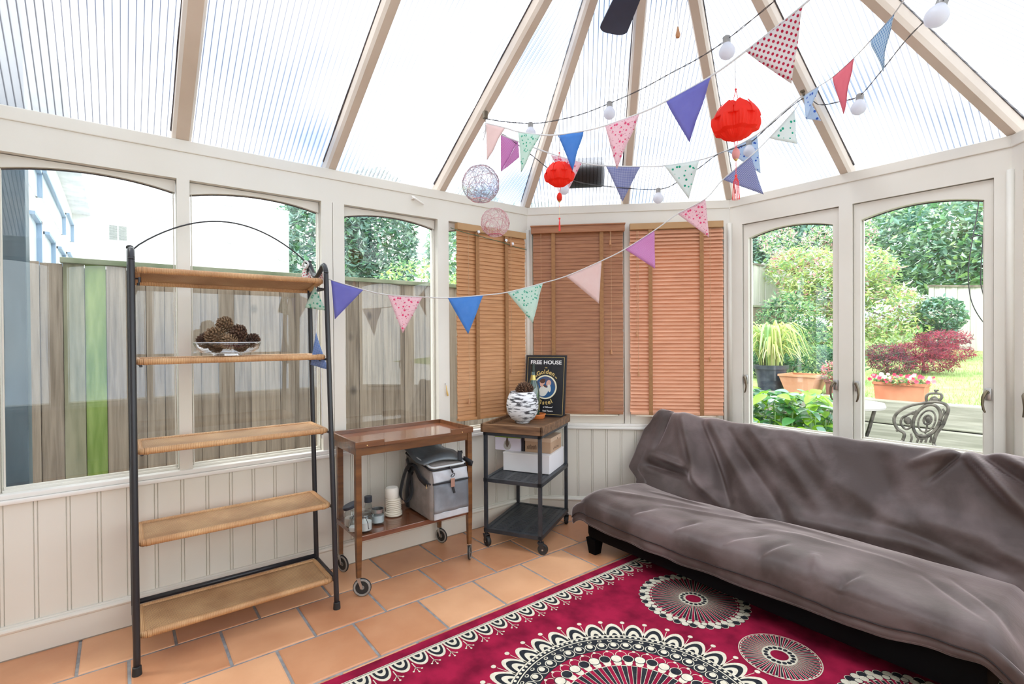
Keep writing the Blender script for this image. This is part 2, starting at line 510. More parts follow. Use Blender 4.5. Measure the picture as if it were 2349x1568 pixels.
# roof: ribbed sheets between rafters
RV = 0.085
def roof_corners():
    L = []
    for y in (-4 * W, -3 * W, -2 * W, -W): L.append((Vector((0, y, ZE)), Vector((AP.x, max(y, YB) if y < -W - .01 else AP.y, AP.z))))
    L = [(Vector((0, YB, ZE)), Vector((AP.x, YB, AP.z)))] + L
    L += [(Vector((0, 0, ZE)), AP), (Vector((B_ / 2, B_ / 2, ZE)), AP), (Vector((B_, B_, ZE)), AP), (Vector((B_ + W, B_, ZE)), AP), (Vector((B_ + 2 * W, B_, ZE)), AP),
          (Vector((B_ * 1.5 + 2 * W, B_ / 2, ZE)), AP), (Vector((XR, 0, ZE)), AP)]
    for y in (-W, -2 * W, -3 * W, -4 * W): L.append((Vector((XR, y, ZE)), Vector((AP.x, y if y < -W - .01 else AP.y, AP.z))))
    L.append((Vector((XR, YB, ZE)), Vector((AP.x, YB, AP.z))))
    return L
RC = roof_corners()
ceil = thing('ceiling', (AP.x, AP.y, ZE), 0, kind='structure')
up = Vector((0, 0, RV))
for i in range(len(RC) - 1):
    (a, ta), (b, tb) = RC[i], RC[i + 1]
    if (b - a).length < .05: continue
    e = (b - a).normalized()
    def out(p, t):
        d = (p - t); hl = math.hypot(d.x, d.y)
        dn = d - e * d.dot(e); k = .15 / math.hypot(dn.x, dn.y)
        return p + d * k
    a2, b2 = out(a, ta) + up, out(b, tb) + up
    ta2, tb2 = ta + up, tb + up
    poly = [a2, b2, tb2] + ([ta2] if (ta2 - tb2).length > .01 else [])
    nrm = (b2 - a2).cross(ta2 - a2).normalized()
    if nrm.z < 0: nrm = -nrm
    mb = MB(); mb.prism(poly, nrm * .010)
    down = nrm.cross(e)
    o = a.copy()
    pb = mb.build('roof_panel', M['poly'], ceil, world=True, uvf=lambda vi, V, o=o, e=e, dn=down: ((V[vi] - o).dot(e), (V[vi] - o).dot(dn)))
    recalc(pb)
def beam(mb, p, t, w, h, side_n=None):
    d = (t - p).normalized()
    s = d.cross(Vector((0, 0, 1))).normalized()
    n = s.cross(d).normalized()
    c = h * .28
    prof = [(-w / 2, h), (-w / 2, c), (-w / 2 + w * .16, 0), (w / 2 - w * .16, 0), (w / 2, c), (w / 2, h)]
    m = len(prof)
    vs = [p + s * x + n * z for x, z in prof] + [t + s * x + n * z for x, z in prof]
    mb.add(vs, [(i, (i + 1) % m, m + (i + 1) % m, m + i) for i in range(m)] + [tuple(range(m)), tuple(range(m, 2 * m))])
    return d, s, n
for i, (a, t) in enumerate(RC):
    if i == 0 or i == len(RC) - 1: continue
    w = .075 if abs(a.y + 3 * W) < .01 and a.x < .1 else .056
    d = (t - a).normalized()
    mb = MB(); dd, s, n = beam(mb, a - d * .06, t, w, .075)
    o = mb.build('rafter', M['rafter'], ceil, world=True); recalc(o)
    g = MB()
    for sg in (-1, 1):
        pts = []
        p0 = a - d * .02 + n * .073 + s * sg * (w / 2)
        ln = (t - a).length
        for k in range(14):
            pts.append(p0 + d * (ln * k / 13) + s * (rnd.uniform(-.0015, .0015)))
        g.tube(pts, [.0045 + (.003 if k < 3 else 0) * rnd.random() for k in range(14)], 6)
    g.build('sealant', M['seal'], ceil, world=True)
mb = MB(); beam(mb, Vector((AP.x, YB, AP.z)), Vector((AP.x, AP.y + .03, AP.z)), .07, .11); recalc(mb.build('ridge_beam', M['rafter'], ceil, world=True))
mb = MB(); mb.lathe([(.001, -.02), (.09, -.02), (.10, 0), (.10, .10), (.001, .12)], (AP.x, AP.y, AP.z - .01), 16); mb.build('apex_boss', M['rafter'], ceil, world=True, smooth=40)
# cup hooks on the two rafters that carry the strings
for (u, v, pl) in ((1113, 268, 'y'), (1842, 208, 'x')):
    p = onY(u, v, -.71) if pl == 'y' else onX(u, v, AP.x)
    mb = MB(); mb.box(p + Vector((-.010, -.012, -.01)), p + Vector((.010, .012, .03)), 0, .003)
    mb.tube([p + Vector((0, 0, -.008)), p + Vector((0, 0, -.02)), p + Vector((.008, -.006, -.03)), p + Vector((.012, -.01, -.02))], .003, 6)
    tag(mb.build('cup_hook', M['bronze']), 'small dark metal hook on %s rafter holding the bunting strings' % ('the left' if pl == 'y' else 'the right'), 'hook')

# ------------------------------------------------------------------ floor of terracotta tiles
fm = bpy.data.materials.new('terracotta_tile'); fm.use_nodes = True
nt = fm.node_tree; Lk = nt.links.new; b = nt.nodes['Principled BSDF']
at = N(nt, 'ShaderNodeAttribute', attribute_name='tint')
tc = N(nt, 'ShaderNodeTexCoord')
n1 = N(nt, 'ShaderNodeTexNoise', Scale=5.0, Detail=6.0); Lk(tc.outputs['Object'], n1.inputs['Vector'])
ad = N(nt, 'ShaderNodeMath', operation='ADD'); Lk(at.outputs['Fac'], ad.inputs[0]); Lk(n1.outputs['Fac'], ad.inputs[1])
r = N(nt, 'ShaderNodeValToRGB')
r.color_ramp.elements[0].position = 0.30; r.color_ramp.elements[0].color = (0.50, 0.205, 0.095, 1)
r.color_ramp.elements[1].position = 1.05; r.color_ramp.elements[1].color = (0.80, 0.44, 0.24, 1)
hf = N(nt, 'ShaderNodeMath', operation='MULTIPLY'); hf.inputs[1].default_value = 0.62
Lk(ad.outputs[0], hf.inputs[0]); Lk(hf.outputs[0], r.inputs['Fac'])
Lk(r.outputs['Color'], b.inputs['Base Color']); b.inputs['Roughness'].default_value = 0.33
n3 = N(nt, 'ShaderNodeTexNoise', Scale=14.0, Detail=3.0); Lk(tc.outputs['Object'], n3.inputs['Vector'])
bp = N(nt, 'ShaderNodeBump', Strength=0.12, Distance=0.01); Lk(n3.outputs['Fac'], bp.inputs['Height']); Lk(bp.outputs['Normal'], b.inputs['Normal'])
rr = N(nt, 'ShaderNodeMapRange'); rr.inputs['To Min'].default_value = 0.22; rr.inputs['To Max'].default_value = 0.5
Lk(n1.outputs['Fac'], rr.inputs['Value']); Lk(rr.outputs[0], b.inputs['Roughness'])
grout = mat('grey_grout', (0.22, 0.215, 0.22), 0.9, col2=(0.34, 0.33, 0.32), scale=30)
mb = MB(); tint = []
mb.box((-.1, YB, -.06), (XR + .1, B_ + .1, -.004), 1); tint += [0.5] * 6
RP, TP, G = .2935, .3105, .0085
def inside(x, y):
    if y > B_ + .02 or x < -.02 or x > XR + .02: return False
    if y > 0 and (x < y - .03 or XR - x < y - .03): return False
    return True
ri = 0
x = .005 - .2935 + .2935
rows = int((XR) / RP) + 2
for r_ in range(rows):
    x0 = r_ * RP + .003; x1 = min(x0 + RP, XR + .02)
    if x0 > XR: break
    yo = -1.950 + (.155 if r_ % 2 == 0 else 0)
    k = -6
    for k in range(-7, 11):
        y0 = yo + k * TP; y1 = y0 + TP
        if y1 < YB or y0 > B_ + .1: continue
        xa, xb = x0, x1
        ya, yb = max(y0, YB), min(y1, B_ + .02)
        if not (inside((xa + xb) / 2, (ya + yb) / 2) or inside(xa, ya) or inside(xb, ya)): continue
        xa += G / 2; xb -= G / 2; ya += G / 2; yb -= G / 2
        if xb - xa < .02 or yb - ya < .02: continue
        h = .004 + rnd.uniform(-.0006, .0006) - .004; c = .007
        vs = [(xa, ya, -.006), (xb, ya, -.006), (xb, yb, -.006), (xa, yb, -.006), (xa + c * .3, ya + c * .3, h - .002), (xb - c * .3, ya + c * .3, h - .002), (xb - c * .3, yb - c * .3, h - .002), (xa + c * .3, yb - c * .3, h - .002), (xa + c, ya + c, h), (xb - c, ya + c, h), (xb - c, yb - c, h), (xa + c, yb - c, h)]
        fs = [(8, 9, 10, 11)]
        for i in range(4):
            j = (i + 1) % 4
            fs += [(i, j, 4 + j, 4 + i), (4 + i, 4 + j, 8 + j, 8 + i)]
        mb.add(vs, fs, 0); t = rnd.uniform(.15, 1.0); tint += [t] * 9
fl = mb.build('floor', [fm, grout], origin=False)
at_ = fl.data.attributes.new('tint', 'FLOAT', 'FACE')
at_.data.foreach_set('value', tint)
tag(fl, kind='structure')
def bez(P, n=16):
    P = [Vector(p) for p in P]; out = []
    for i in range(len(P) - 1):
        p0, p1, p2, p3 = P[max(i - 1, 0)], P[i], P[i + 1], P[min(i + 2, len(P) - 1)]
        for k in range(n):
            t = k / n
            out.append(.5 * ((2 * p1) + (p2 - p0) * t + (2 * p0 - 5 * p1 + 4 * p2 - p3) * t * t + (3 * p1 - p0 - 3 * p2 + p3) * t ** 3))
    out.append(P[-1]); return out

# ------------------------------------------------------------------ rattan shelf rack
def rattan(name, weave):
    m = bpy.data.materials.new(name); m.use_nodes = True
    nt = m.node_tree; L = nt.links.new; b = nt.nodes['Principled BSDF']
    tc = N(nt, 'ShaderNodeTexCoord')
    nz = N(nt, 'ShaderNodeTexNoise', Scale=7.0, Detail=4.0); L(tc.outputs['Object'], nz.inputs['Vector'])
    r = N(nt, 'ShaderNodeValToRGB')
    r.color_ramp.elements[0].position = .35; r.color_ramp.elements[0].color = (.44, .23, .10, 1)
    r.color_ramp.elements[1].position = .65; r.color_ramp.elements[1].color = (.64, .39, .19, 1)
    L(nz.outputs['Fac'], r.inputs['Fac'])
    b.inputs['Roughness'].default_value = .5
    if weave:
        sp = N(nt, 'ShaderNodeSeparateXYZ'); L(tc.outputs['UV'], sp.inputs[0])
        # strands run across; alternate rows are shifted by half a strand
        def mth(op, a, c):
            n = N(nt, 'ShaderNodeMath', operation=op)
            for i, x in enumerate((a, c)):
                if x is None: continue
                if isinstance(x, (int, float)): n.inputs[i].default_value = x
                else: L(x, n.inputs[i])
            return n.outputs[0]
        row = mth('MULTIPLY', sp.outputs[1], 1 / .0075)
        fl = mth('FLOOR', row, None)
        sh = mth('MULTIPLY', mth('MODULO', fl, 2.0), .5)
        cx = mth('FRACT', mth('ADD', mth('MULTIPLY', sp.outputs[0], 1 / .0065), sh), None)
        cy = mth('FRACT', row, None)
        # height = bump of each strand
        hx = mth('SINE', mth('MULTIPLY', cx, PI), None); hy = mth('SINE', mth('MULTIPLY', cy, PI), None)
        h = mth('MULTIPLY', mth('POWER', hx, .6), mth('POWER', hy, .5))
        dk = N(nt, 'ShaderNodeMapRange'); dk.inputs['From Min'].default_value = .15; dk.inputs['From Max'].default_value = .6
        L(h, dk.inputs['Value'])
        mx = N(nt, 'ShaderNodeMix', data_type='RGBA'); L(dk.outputs[0], mx.inputs[0]); mx.inputs[6].default_value = (.13, .06, .025, 1); L(r.outputs[0], mx.inputs[7])
        L(mx.outputs[2], b.inputs['Base Color'])
        bp = N(nt, 'ShaderNodeBump', Strength=.7, Distance=.002); L(h, bp.inputs['Height']); L(bp.outputs[0], b.inputs['Normal'])
    else:
        wv = N(nt, 'ShaderNodeTexWave', wave_type='BANDS', bands_direction='Y', Scale=55.0, Distortion=1.2); L(tc.outputs['Object'], wv.inputs['Vector'])
        mx = N(nt, 'ShaderNodeMix', data_type='RGBA'); L(wv.outputs['Fac'], mx.inputs[0]); L(r.outputs[0], mx.inputs[7]); mx.inputs[6].default_value = (.42, .20, .08, 1)
        f2 = N(nt, 'ShaderNodeMath', operation='POWER'); f2.inputs[1].default_value = .35; L(wv.outputs['Fac'], f2.inputs[0]); L(f2.outputs[0], mx.inputs[0])
        L(mx.outputs[2], b.inputs['Base Color'])
        bp = N(nt, 'ShaderNodeBump', Strength=.5, Distance=.002); L(wv.outputs['Fac'], bp.inputs['Height']); L(bp.outputs[0], b.inputs['Normal'])
    return m
M['weave'] = rattan('woven_rattan', True); M['wrap'] = rattan('wrapped_cane', False)
RL, RR = -2.238, -1.500
def rx(z): return .430 - (.430 - .322) * (z / 1.5) ** 1.0        # front tube leans back
def rbx(z): return .130 - (.130 - .048) * ((z - .13) / 1.5)     # rear tube
rack = thing('shelf_rack', (.25, (RL + RR) / 2, 0), 0, 'tall black metal rack with five woven rattan shelves and an arched top wire', 'shelf')
for y in (RL, RR):
    mb = MB()
    pts = [(rx(0), y, .0), (rx(.5), y, .5), (rx(1.0), y, 1.0), (rx(1.5), y, 1.50), (.320, y, 1.55), (.305, y, 1.578), (.285, y, 1.590), (.262, y, 1.583), (.22, y, 1.560), (.175, y, 1.548), (.13, y, 1.560), (.085, y, 1.598), (.062, y, 1.618), (.048, y, 1.615), (.046, y, 1.59), (rbx(1.4), y, 1.40), (rbx(.8), y, .8), (rbx(.15), y, .15), (rbx(.1), y, .135), (.16, y, .13), (rx(.13) - .01, y, .128)]
    mb.tube(bez(pts, 5), .0115, 12)
    mb.build('side_tube', M['black'], rack, world=True, smooth=True)
    mb = MB(); mb.lathe([(.016, 0), (.016, .006), (.0145, .03), (.012, .032)], (rx(0), y, 0), 14)
    mb.build('foot_cap', M['rubber'], rack, world=True, smooth=40)
    mb = MB(); mb.sphere((.048, y, 1.632), .014, 8, sc=(1, 1, .8)); mb.build('finial', M['rubber'], rack, world=True, smooth=True)
mb = MB(); mb.tube([(rbx(.15), RL, .145), (rbx(.15), RR, .145)], .0115, 8); mb.build('rear_rail', M['black'], rack, world=True, smooth=True)
mb = MB()
AR = []
for i in range(25):
    t = i / 24; y = RL + (RR - RL) * t
    z = 1.612 + .178 * math.sin(PI * t) ** .8 if 0 < t < 1 else 1.612
    AR.append((.048, y, z))
mb.tube(AR, .0035, 6); mb.build('arched_wire', M['black'], rack, world=True, smooth=True)
for k, z in enumerate((.128, .466, .810, 1.153, 1.487)):
    xf = rx(z) - .016; xb = rbx(z) + .022
    y0, y1 = RL + .018, RR - .018
    if k == 4: xb += .01
    dz = (.024, -.006) if k == 4 else (0, 0)
    zz_ = lambda x: z + dz[0] + (dz[1] - dz[0]) * (xf - x) / (xf - xb)
    mb = MB(); mb.T = Matrix.Identity(4)
    nx, ny = 8, 30; vs = []; fs = []
    for i in range(nx + 1):
        for j in range(ny + 1):
            u_, v_ = i / nx, j / ny
            sag = -.006 * math.sin(PI * u_) * math.sin(PI * v_)
            xx_ = xb + (xf - xb) * u_; vs.append((xx_, y0 + (y1 - y0) * v_, zz_(xx_) + .004 + sag))
    for i in range(nx):
        for j in range(ny):
            a = i * (ny + 1) + j; fs.append((a, a + 1, a + ny + 2, a + ny + 1))
    mb.add(vs, fs)
    sh = mb.build('shelf', M['weave'], rack, world=True, smooth=True, uvf=lambda vi, V: (V[vi].y, V[vi].x), solid=.004)
    mb = MB()
    rim = [(xf, y0, zz_(xf)), (xf, y1, zz_(xf)), (xb, y1, zz_(xb)), (xb, y0, zz_(xb))]
    R_ = []
    for i, p in enumerate(rim):
        a = Vector(rim[i - 1]); b_ = Vector(p); c = Vector(rim[(i + 1) % 4])
        R_ += [b_ + (a - b_).normalized() * .012, b_ + ((a - b_).normalized() + (c - b_).normalized()) * .003, b_ + (c - b_).normalized() * .012]
    mb.tube(R_, .0125, 10, closed=True)
    for y, s_ in ((y0, 1), (y1, -1)):
        mb.tube([(xf, y + s_ * .014, zz_(xf)), (xf, y + s_ * .030, zz_(xf))], .0138, 10)
    mb.build('wrapped_rim', M['wrap'], sh, world=True, smooth=True)
    for y, s_ in ((RL, 1), (RR, -1)):
        mb = MB()
        for x in (xf - .03, xb + .04):
            mb.tube([(x, y + s_ * .004, z - .008), (x, y + s_ * .03, z - .008)], .0035, 6)
            mb.tube([(x, y + s_ * .026, z - .022), (x, y + s_ * .026, z - .002)], .005, 6)
        mb.tube([(rx(z), y, z - .012), (rbx(z), y, z - .012)], .006 if k else .004, 8)
        mb.build('bracket', M['black'], sh, world=True, smooth=40)

# glass bowl of pine cones on the second shelf
BO = Vector((.215, -1.898, 1.1665))
def bowl_fr(a, r, z): return r, z
clear = glassmat('cut_glass', (.93, .94, .96), 2.2)
bowl = thing('glass_bowl', BO, 0, 'shallow clear cut-glass bowl holding pine cones on the rattan rack', 'bowl')
mb = MB(Matrix.Translation(BO))
prof = [(.001, .010), (.045, .008), (.055, .001), (.060, .001), (.062, .008), (.098, .014), (.120, .029), (.129, .046), (.132, .058), (.129, .058), (.126, .047), (.117, .032), (.096, .018), (.055, .013), (.001, .015)]
mb.lathe(prof, n=48, fr=lambda a, r, z: (r * (1 + (.012 * math.cos(a * 24) if .05 < r < .127 and z < .05 else 0)), z))
mb.build('bowl_body', clear, bowl, world=True, smooth=True)
mb = MB(Matrix.Translation(BO)); mb.tube([(.1295 * math.cos(a * PI / 20), .1295 * math.sin(a * PI / 20), .058) for a in range(40)], .0018, 6, closed=True)
mb.build('rim', mat('glass_rim', (.8, .8, .85), .08, spec=1.0), bowl, world=True, smooth=True)
cone_d = mat('pine_cone_dark', (.045, .022, .014), .7, col2=(.11, .055, .03), scale=40)
cone_m = mat('pine_cone_brown', (.07, .032, .018), .7, col2=(.15, .08, .045), scale=40)
cone_l = mat('pine_cone_tan', (.16, .095, .05), .7, col2=(.30, .19, .105), scale=40)
def pine_cone(c, r, h, m, tilt, label, group='pine cones in the glass bowl', seed=0):
    rg = random.Random(seed)
    T = Matrix.Translation(c) @ Matrix.Rotation(tilt[0], 4, 'X') @ Matrix.Rotation(tilt[1], 4, 'Y') @ Matrix.Rotation(rg.random() * 6, 4, 'Z')
    mb = MB(T)
    mb.sphere((0, 0, 0), r * .62, 10, sc=(1, 1, h / r))
    nrow = 10
    for i in range(nrow):
        ph = -1.35 + 2.7 * i / (nrow - 1)
        cnt = max(5, int(14 * math.cos(ph * .85)))
        for k in range(cnt):
            a = 2 * PI * (k + .5 * (i % 2)) / cnt + rg.uniform(-.08, .08)
            n_ = Vector((math.cos(a) * math.cos(ph), math.sin(a) * math.cos(ph), math.sin(ph) * h / r)).normalized()
            base = Vector((math.cos(a) * math.cos(ph) * r * .62, math.sin(a) * math.cos(ph) * r * .62, math.sin(ph) * h * .62))
            tip = Vector((math.cos(a) * math.cos(ph) * r, math.sin(a) * math.cos(ph) * r, math.sin(ph) * h)) + Vector((0, 0, .18 * r))
            s_ = Vector((-math.sin(a), math.cos(a), 0)); w = r * .17; tip = tip + n_ * r * rg.uniform(-.05, .08)
            upv = n_.cross(s_) * (r * .10)
            mid = (base + tip) * .5
            vs = [base - s_ * w * .5 - upv, base + s_ * w * .5 - upv, tip + s_ * w * .8, tip - s_ * w * .8, tip + s_ * w * .8 - upv * 1.6, tip - s_ * w * .8 - upv * 1.6, tip + n_ * r * .14 + Vector((0, 0, .10 * r)) - upv * .8]
            mb.add(vs, [(0, 1, 2, 3), (0, 5, 4, 1), (2, 4, 6), (3, 2, 6), (5, 3, 6), (4, 5, 6), (1, 4, 2), (0, 3, 5)])
    return tag(mb.build('pine_cone', m), label, 'pine cone', group)
def bo(dy, dz, dx=0): return BO + Vector((dx, dy, dz))
pine_cone(bo(-.005, .135, 0), .034, .030, cone_l, (1.2, .3), 'tan knobbly pine cone on top of the heap in the glass bowl', seed=1)
pine_cone(bo(.044, .094, .012), .040, .034, cone_m, (1.3, .2), 'large reddish-brown pine cone right of the top cone in the glass bowl', seed=2)
pine_cone(bo(-.048, .082, .02), .038, .034, cone_l, (.9, .7), 'tan pine cone leaning left below the top cone in the glass bowl', seed=3)
pine_cone(bo(-.082, .061, -.01), .030, .030, cone_d, (.5, -.5), 'dark pine cone at the left rim of the glass bowl', seed=4)
pine_cone(bo(.092, .062, -.01), .030, .034, cone_d, (-1.0, .4), 'dark glossy pine cone at the right rim of the glass bowl', seed=5)
pine_cone(bo(.004, .062, .045), .032, .034, cone_l, (1.5, -.2), 'tan pine cone at the front centre of the glass bowl', seed=6)
pine_cone(bo(-.045, .040, .0), .028, .026, cone_m, (.3, 1.2), 'brown pine cone seen through the glass low in the bowl, left', seed=7)
pine_cone(bo(.045, .042, .03), .028, .026, cone_m, (.3, 1.2), 'brown pine cone seen through the glass low in the bowl, right', seed=8)

# ------------------------------------------------------------------ wooden tea trolley
ww = woodmat('mahogany', (.085, .030, .009), (.20, .082, .024), (8, 1.0, 8), 5, .32, coat=.25)
wtop = woodmat('polished_mahogany', (.16, .045, .018), (.28, .10, .042), (10, .8, 10), 4, .18, coat=.8)
TX0, TX1, TY0, TY1 = .052, .388, -1.385, -.742
tr = thing('tea_trolley', ((TX0 + TX1) / 2, (TY0 + TY1) / 2, 0), 0, 'vintage brown wooden tea trolley on castors by the left wall', 'trolley')
legs = [(TX1 - .004, TY0 + .006), (TX0 + .012, TY0 + .03), (TX0 + .004, TY1 - .01), (TX1 - .008, TY1 - .004)]
for (x, y) in legs:
    mb = MB(); w = .0135
    vs = []
    for z, k in ((.092, .72), (.27, 1), (.715, 1)):
        vs += [(x - w * k, y - w * k, z), (x + w * k, y - w * k, z), (x + w * k, y + w * k, z), (x - w * k, y + w * k, z)]
    mb.add(vs, [(4 * a + i, 4 * a + (i + 1) % 4, 4 * a + 4 + (i + 1) % 4, 4 * a + 4 + i) for a in (0, 1) for i in range(4)] + [(3, 2, 1, 0), (8, 9, 10, 11)])
    mb.build('leg', ww, tr, world=True)
rubw = mat('grey_castor_tyre', (.32, .31, .29), .6, col2=(.22, .2, .18), scale=20)
for i, (x, y) in enumerate(legs):
    a = (1.0, .35, .35, 2.4)[i]
    T = Matrix.Translation((x, y, 0)) @ Matrix.Rotation(a, 4, 'Z')
    c = thing('castor', (x, y, 0)); c.parent = tr; 
    c.location = Vector((x, y, 0)) - tr.location; WM[c.name] = Matrix.Translation((x, y, 0))
    mb = MB(T @ Matrix.Translation((.016, 0, .0435)) @ Matrix.Rotation(PI / 2, 4, 'X'))
    mb.lathe([(.001, -.006), (.010, -.006), (.014, -.003), (.030, -.003), (.032, -.007), (.039, -.007), (.042, -.004), (.042, .004), (.039, .007), (.032, .007), (.030, .003), (.014, .003), (.010, .006), (.001, .006)], n=32)
    mb.build('wheel', rubw, c, world=True, smooth=35)
    mb = MB(T @ Matrix.Translation((.016, 0, .0435)) @ Matrix.Rotation(PI / 2, 4, 'X'))
    mb.lathe([(.0405, -.0055), (.0435, -.003), (.0435, .003), (.0405, .0055)], n=28); mb.lathe([(.001, -.010), (.005, -.010), (.005, .010), (.001, .010)], n=10)
    mb.build('tyre', M['rubber'], c, world=True, smooth=35)
    mb = MB(T)
    for s_ in (-1, 1):
        mb.prism([(-.008, s_ * .010, .090), (.008, s_ * .010, .090), (.021, s_ * .010, .042), (.011, s_ * .010, .039)], (0, s_ * .0015, 0))
    mb.box((-.010, -.0115, .088), (.010, .0115, .092)); mb.tube([(0, 0, .088), (0, 0, .10)], .008, 10)
    recalc(mb.build('fork', M['steel'], c, world=True))
mb = MB()
for (a, b_) in (((TX1 - .020, TY0 + .01, .674), (TX1 + .002, TY1, .716)), ((TX0, TY0 + .02, .674), (TX0 + .020, TY1, .716)), ((TX0 + .0201, TY0 + .002, .674), (TX1 - .0201, TY0 + .020, .716)), ((TX0 + .0201, TY1 - .02, .674), (TX1 - .0201, TY1 - .002, .716))):
    mb.box(a, b_, bev=.002)
mb.build('apron', ww, tr, world=True)
tray = MB()
tray.box((TX0 - .0015, TY0 - .0015, .716), (TX1 + .0055, TY1 + .0015, .725), bev=.003); mt = 0
tb = tray.build('tray_base', wtop, tr, world=True)
rm = MB(); z0, z1 = .715, .745
rm.box((TX0 - .012, TY0 - .012, z0), (TX0 - .002, TY1 + .012, z1), bev=.002)
rm.box((TX0 - .0019, TY0 - .012, z0), (TX1 + .0059, TY0 - .002, z1))
rm.box((TX0 - .0019, TY1 + .002, z0), (TX1 + .0059, TY1 + .012, z1))
rm.box((TX1 + .006, TY0 + .1352, z0), (TX1 + .016, TY1 - .1252, .7285))
rm.box((TX1 + .006, TY0 - .012, z0), (TX1 + .016, TY0 + .135, z1), bev=.0015)
rm.box((TX1 + .006, TY1 - .125, z0), (TX1 + .016, TY1 + .012, z1), bev=.0015)
rm.build('tray_rim', woodmat('mahogany_rim', (.10, .033, .012), (.20, .08, .030), (8, 1, 8), 6, .28, coat=.4), tr, world=True)
for y in (TY0 + .045, TY1 - .06):
    mb = MB(); mb.sphere((TX1 + .017, y, .724), .0040, 8); mb.build('screw', M['brass'], tr, world=True, smooth=True)
mb = MB(); mb.box((TX0 + .004, TY0 + .012, .258), (TX1 - .006, TY1 - .008, .284), bev=.003)
mb.build('lower_shelf', woodmat('mahogany_shelf', (.11, .035, .018), (.20, .075, .035), (10, 1, 10), 5, .2, coat=.7), tr, world=True)

# things on the lower shelf
jarg = glassmat('jar_glass', (.92, .94, .94), 2.0)
wax = mat('white_wax', (.80, .80, .78), .5); lidb = mat('blue_black_lid', (.03, .035, .05), .5)
SZ = .284
def jar(x, y, r, h, label, fill=.45, lid=None, name='glass_jar', shoulder=True, cat='jar', fillm=None):
    o = thing(name, (x, y, SZ), 0, label, cat)
    mb = MB(Matrix.Translation((x, y, SZ)))
    if shoulder: pr = [(.001, .003), (r * .85, .001), (r, .008), (r, h * .72), (r * .80, h * .86), (r * .80, h), (r * .76, h), (r * .76, h * .85), (r * .95, h * .71), (r * .95, .010), (.001, .008)]
    else: pr = [(.001, .002), (r * .93, .001), (r, .008), (r, h), (r * .95, h), (r * .95, .012), (.001, .010)]
    mb.lathe(pr, n=28); mb.build('glass_body', jarg, o, world=True, smooth=50)
    if fill:
        mb = MB(Matrix.Translation((x, y, SZ))); mb.lathe([(.001, .011), (r * .94, .012), (r * .94, h * fill), (.001, h * fill)], n=24)
        mb.build('wax', fillm or wax, o, world=True, smooth=40)
    return o
j = jar(.225, -1.352, .036, .095, 'squat glass jar with a tilted dark blue lid on the trolley shelf', .5, fillm=mat('pinkish_wax', (.55, .47, .42), .5))
mb = MB(Matrix.Translation((.225, -1.352, SZ + .099)) @ Matrix.Rotation(.30, 4, 'X') @ Matrix.Rotation(-.15, 4, 'Y')); mb.lathe([(.001, 0), (.040, 0), (.042, .004), (.042, .014), (.038, .018), (.001, .017)], n=28); mb.build('lid', lidb, j, world=True, smooth=40)
j = jar(.150, -1.235, .020, .085, 'small dark-topped bottle behind the jars on the trolley shelf', .5, name='spice_jar', fillm=cone_m)
mb = MB(Matrix.Translation((.150, -1.235, SZ + .083))); mb.lathe([(.001, 0), (.020, 0), (.020, .03), (.001, .03)], n=20); mb.build('lid', lidb, j, world=True, smooth=40)
j = jar(.330, -1.325, .036, .100, 'clip-top glass jar of white wax behind the trolley front leg', .5, name='clip_jar')
mb = MB(Matrix.Translation((.330, -1.325, SZ + .10))); mb.lathe([(.001, .012), (.02, .012), (.033, .006), (.034, 0), (.001, 0)], n=28); mb.build('lid', jarg, j, world=True, smooth=50)
mb = MB(Matrix.Translation((.330, -1.325, SZ))); mb.tube([(.037 * math.cos(a * PI / 12), .037 * math.sin(a * PI / 12), .082) for a in range(24)], .0016, 6, closed=True)
mb.tube([(.037, -.010, .082), (.040, 0, .05), (.038, .004, .022), (.0, .038, .018), (-.037, 0, .02), (-.040, 0, .05), (-.030, -.02, .09)], .0015, 6); mb.build('wire_clip', M['black'], j, world=True)
j = jar(.310, -1.372, .026, .075, 'small tilted clip jar between the lidded jar and the trolley leg', .4, name='clip_jar')
mb = MB(Matrix.Translation((.310, -1.372, SZ))); mb.tube([(.027, 0, .05), (.028, .0, .02), (0, -.028, .015), (-.027, 0, .06), (0, .0, .085)], .0015, 6); mb.build('wire_clip', M['black'], j, world=True)
j = jar(.268, -1.232, .034, .082, 'open glass candle tumbler with pale wax on the trolley shelf', .55, name='candle_tumbler', shoulder=False, cat='candle', fillm=mat('pale_blue_wax', (.72, .78, .80), .5))
mb = MB(Matrix.Translation((.268, -1.232, SZ))); mb.lathe([(.0325, .060), (.0325, .078), (.030, .078), (.030, .060)], n=24); mb.build('metal_band', M['steel'], j, world=True, smooth=40)
# ribbed spool of cream candle wax
rr_ = thing('ribbed_candle', (.205, -1.115, SZ), 0, 'cream ribbed pillar candle in two stacked rings beside the bag strap', 'candle')
mb = MB(Matrix.Translation((.205, -1.115, SZ)))
pr = [(.001, .0)]
for i in range(9):
    z = .004 + i * .010; pr += [(.038 if i > 1 else .044, z), ((.041 if i > 1 else .046), z + .005)]
pr += [(.036, .096), (.001, .096)]
mb.lathe(pr, n=28); mb.build('lower_ring', mat('cream_wax', (.72, .66, .55), .6), rr_, world=True, smooth=40)
mb = MB(Matrix.Translation((.20, -1.122, SZ + .096)))
mb.lathe([(.001, 0), (.033, 0), (.036, .004), (.036, .045), (.030, .056), (.001, .058)], n=28); mb.build('upper_ring', mat('cream_wax_light', (.80, .76, .68), .6), rr_, world=True, smooth=40)

